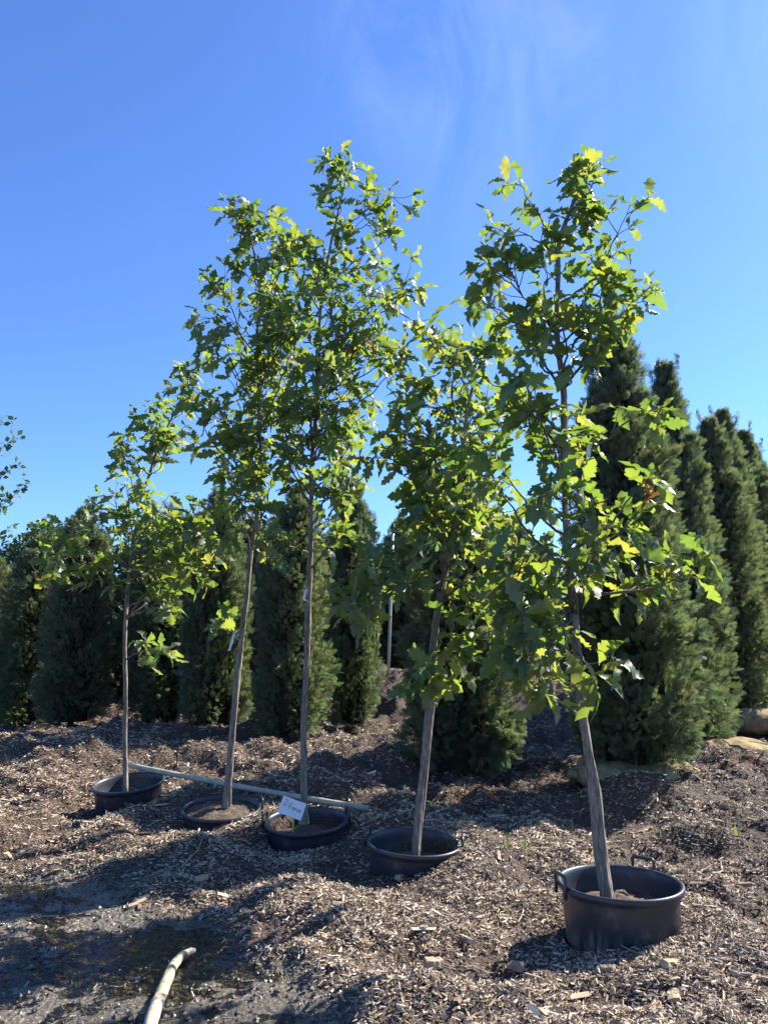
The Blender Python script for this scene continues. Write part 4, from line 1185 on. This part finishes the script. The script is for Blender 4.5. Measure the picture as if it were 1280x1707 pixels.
# green tarp scrap far back
q_ = P(936, 1134, 17.0)
n, m = 14, 6
V = []
for i in range(n):
    for j in range(m):
        x = q_.x - 0.28 + 0.56 * i / (n - 1); y = 17.0 + 0.5 * (j / (m - 1) - 0.5)
        V.append((x, y, q_.z + 0.06 * math.sin(i * 1.3) * math.cos(j) + 0.05 * math.sin(j * 1.1) + 0.05 * i / n))
V = np.array(V); V2 = V - np.array([0, 0, 0.012])
F = [(i * m + j, (i + 1) * m + j, (i + 1) * m + j + 1, i * m + j + 1) for i in range(n - 1) for j in range(m - 1)]
F2 = [tuple(k + n * m for k in f[::-1]) for f in F]
c0 = V.mean(0)
o = link('tarp_scrap', new_mesh('tarp_scrap', np.vstack([V, V2]) - c0, np.array(F + F2), M_green, True)); o.location = tuple(c0)
tag(o, 'crumpled bright green plastic scrap on the mulch far back', 'plastic scrap')

# thin drip line on the ground at left
pp = [P(px, py, Y) for px, py, Y in ((-40, 1219, 10.6), (60, 1217, 10.5), (120, 1214, 10.4), (165, 1210, 10.45))]
pth = smooth_path([(q.x, q.y, float(height(q.x, q.y)) + 0.03) for q in pp], 30)
pth[:, 2] = height(pth[:, 0], pth[:, 1]) + 0.03
a = Acc(); a.tube(pth, 0.013, 7)
solid('drip_line', a, M_hose, 'thin brown drip line lying before the left hedge', 'hose')

# ---------------------------------------------------------------- sticks and wood pieces one can tell apart
def stick(px0, py0, px1, py1, rad, label, name='stick', fork=None, lift=0.02, m=M_stick, bend=0.04):
    def gp(px, py):
        z = 0.0
        for _ in range(6):
            u = (px - 640) / FPX; v = -(py - 853.5) / FPX; y = cp - v * sp; zz = sp + v * cp
            s = (z - CAM_H) / zz; z = float(height(u * s, y * s))
        return np.array([u * s, y * s, z + lift])
    A, B = gp(px0, py0), gp(px1, py1)
    L = np.linalg.norm(B - A); rr_ = np.random.default_rng(int(px0 * 7 + py0))
    k = 12
    pth = np.array([A * (1 - t) + B * t for t in np.linspace(0, 1, k)])
    sd = unit(np.cross(B - A, [0, 0, 1.0]))
    pth += sd * (bend * L * np.sin(np.linspace(0, math.pi, k)))[:, None] + rr_.normal(0, 0.012 * L, (k, 3)) * np.array([1, 1, 0.2])
    gz = height(pth[:, 0], pth[:, 1]) + lift * 0.7
    pth[:, 2] = np.maximum(np.interp(np.linspace(0, 1, k), [0, 1], [A[2], B[2]]), gz)
    acc = Acc(); acc.tube(pth, np.linspace(rad, rad * 0.55, k), 7, 0.12, True, rr_)
    if fork:
        for f, an, ln in fork:
            j = int(f * (k - 1)); d = unit(pth[min(j + 1, k - 1)] - pth[max(0, j - 1)])
            d2 = unit(d * math.cos(an) + sd * math.sin(an) + np.array([0, 0, 0.25]))
            acc.tube(np.array([pth[j], pth[j] + d2 * ln * 0.5 + np.array([0, 0, 0.006]), pth[j] + d2 * ln]), [rad * 0.7, rad * 0.55, rad * 0.35], 6)
    return solid(name, acc, m, label, 'stick')

stick(302, 1445, 345, 1413, 0.006, 'grey forked twig in the shade below the sunken tub', fork=[(0.5, -0.6, 0.1)])
stick(455, 1440, 425, 1395, 0.005, 'bare branching twig standing in front of the card tub', fork=[(0.3, 0.7, 0.12), (0.6, -0.6, 0.10), (0.75, 0.5, 0.06)], lift=0.03)
stick(205, 1363, 265, 1338, 0.008, 'pale straight stick leaning beside the tilted left tub', lift=0.04)
stick(716, 1572, 830, 1630, 0.0055, 'long thin dark twig on the mulch left of the front tub', fork=[(0.4, 0.7, 0.07)])
stick(1215, 1622, 1300, 1642, 0.011, 'thick pale stick near the bottom right corner')
stick(1240, 1585, 1300, 1605, 0.009, 'pale stick above the bottom right corner, cut by edge')
stick(1190, 1472, 1197, 1432, 0.006, 'upright thin twig in the mulch right of the front tub', lift=0.03)
stick(1150, 1462, 1185, 1448, 0.007, 'short pale stick beside the front tub right handle')
stick(805, 1470, 838, 1490, 0.010, 'short grey stick in the bright mulch between the right tubs')
stick(862, 1545, 873, 1525, 0.006, 'small cream stick left of the front tub shadow')
stick(200, 1510, 240, 1475, 0.005, 'dark reed lying at the puddle edge', lift=0.015, m=M_branch)

def chunk(px, py, L, W, T, yaw, pit, label):
    z = 0.0
    for _ in range(6):
        u = (px - 640) / FPX; v = -(py - 853.5) / FPX; y = cp - v * sp; zz = sp + v * cp
        s = (z - CAM_H) / zz; z = float(height(u * s, y * s))
    r_ = np.random.default_rng(int(px + py))
    n = 7; V = []
    for i in range(n):
        f = i / (n - 1) - 0.5
        for (a_, b_) in ((-.5, -.4), (0, -.55), (.5, -.4), (.55, .2), (.1, .55), (-.5, .35)):
            V.append((f * L + r_.normal(0, 0.02 * L), a_ * W * (1 - 0.5 * f * f) * r_.uniform(0.8, 1.15), b_ * T * r_.uniform(0.8, 1.15)))
    F = [(i * 6 + j, i * 6 + (j + 1) % 6, (i + 1) * 6 + (j + 1) % 6, (i + 1) * 6 + j) for i in range(n - 1) for j in range(6)]
    T3 = [(0, 2, 1), (0, 3, 2), (0, 4, 3), (0, 5, 4)]; e = (n - 1) * 6; T3 += [(e, e + 1, e + 2), (e, e + 2, e + 3), (e, e + 3, e + 4), (e, e + 4, e + 5)]
    o = link('wood_piece', new_mesh('wood_piece', np.array(V), [np.array(F), np.array(T3)], M_chunk))
    o.location = (u * s, y * s, z + T * 0.55); o.rotation_euler = (r_.uniform(-.3, .3), pit, yaw)
    return tag(o, label, 'wood piece', 'loose wood pieces on the ground')
chunk(333, 1470, 0.13, 0.04, 0.035, 1.1, 0.1, 'splintered bright wood piece lying in the shadow left of centre')
chunk(228, 1510, 0.12, 0.035, 0.025, 0.9, -0.15, 'small wood piece poking out of the puddle')
chunk(560, 1512, 0.13, 0.05, 0.03, 2.3, 0.15, 'cream wood piece on the mulch below the second right tub')
chunk(722, 1617, 0.085, 0.06, 0.05, 0.4, 0.1, 'round tan wood piece near the bottom centre')
chunk(668, 1467, 0.07, 0.05, 0.03, 0.8, 0.2, 'pale flat wood piece just below the second right tub')
chunk(1010, 1620, 0.08, 0.04, 0.03, 2.6, 0.2, 'pale wood piece just in front of the large front tub')
chunk(860, 1620, 0.10, 0.05, 0.045, 1.9, 0.3, 'brown wood piece left of the front tub shadow')
chunk(1115, 1612, 0.09, 0.06, 0.03, 0.6, 0.2, 'flat tan wood piece right below the front tub')
chunk(1122, 1655, 0.13, 0.05, 0.02, 1.3, 0.1, 'light bark strip at the bottom right below the front tub')

def tuft(px, py, n, h, label):
    z = 0.0
    for _ in range(6):
        u = (px - 640) / FPX; v = -(py - 853.5) / FPX; y = cp - v * sp; zz = sp + v * cp
        s = (z - CAM_H) / zz; z = float(height(u * s, y * s))
    r_ = np.random.default_rng(int(px)); V, F = [], []
    for k in range(n):
        bx, by = r_.normal(0, 0.012, 2); an = r_.uniform(0, 6.28); ln = h * r_.uniform(0.6, 1.1); out_ = r_.uniform(0.1, 0.5) * ln
        b_ = len(V)
        for i, f in enumerate((0, 0.4, 0.75, 1.0)):
            w = 0.004 * (1 - f) + 0.0004
            c = np.array([bx + math.cos(an) * out_ * f * f, by + math.sin(an) * out_ * f * f, ln * f])
            V += [c + np.array([-math.sin(an) * w, math.cos(an) * w, 0]), c - np.array([-math.sin(an) * w, math.cos(an) * w, 0])]
        for i in range(3): F.append((b_ + 2 * i, b_ + 2 * i + 1, b_ + 2 * i + 3, b_ + 2 * i + 2))
    me = new_mesh('grass_tuft', np.array(V), np.array(F), M_grass); attr_f(me, 'rnd', r_.random(len(V)))
    o = link('grass_tuft', me); o.location = (u * s, y * s, z)
    return tag(o, label, 'grass tuft', 'grass sprouts in the mulch', kind=None)
tuft(843, 1422, 5, 0.10, 'thin green grass sprout at the shadow edge right of the second tub')
tuft(872, 1420, 4, 0.10, 'right hand grass sprout at the shadow edge behind bright mulch')
tuft(1222, 1375, 5, 0.09, 'grass sprout in dark mulch right of the front oak')
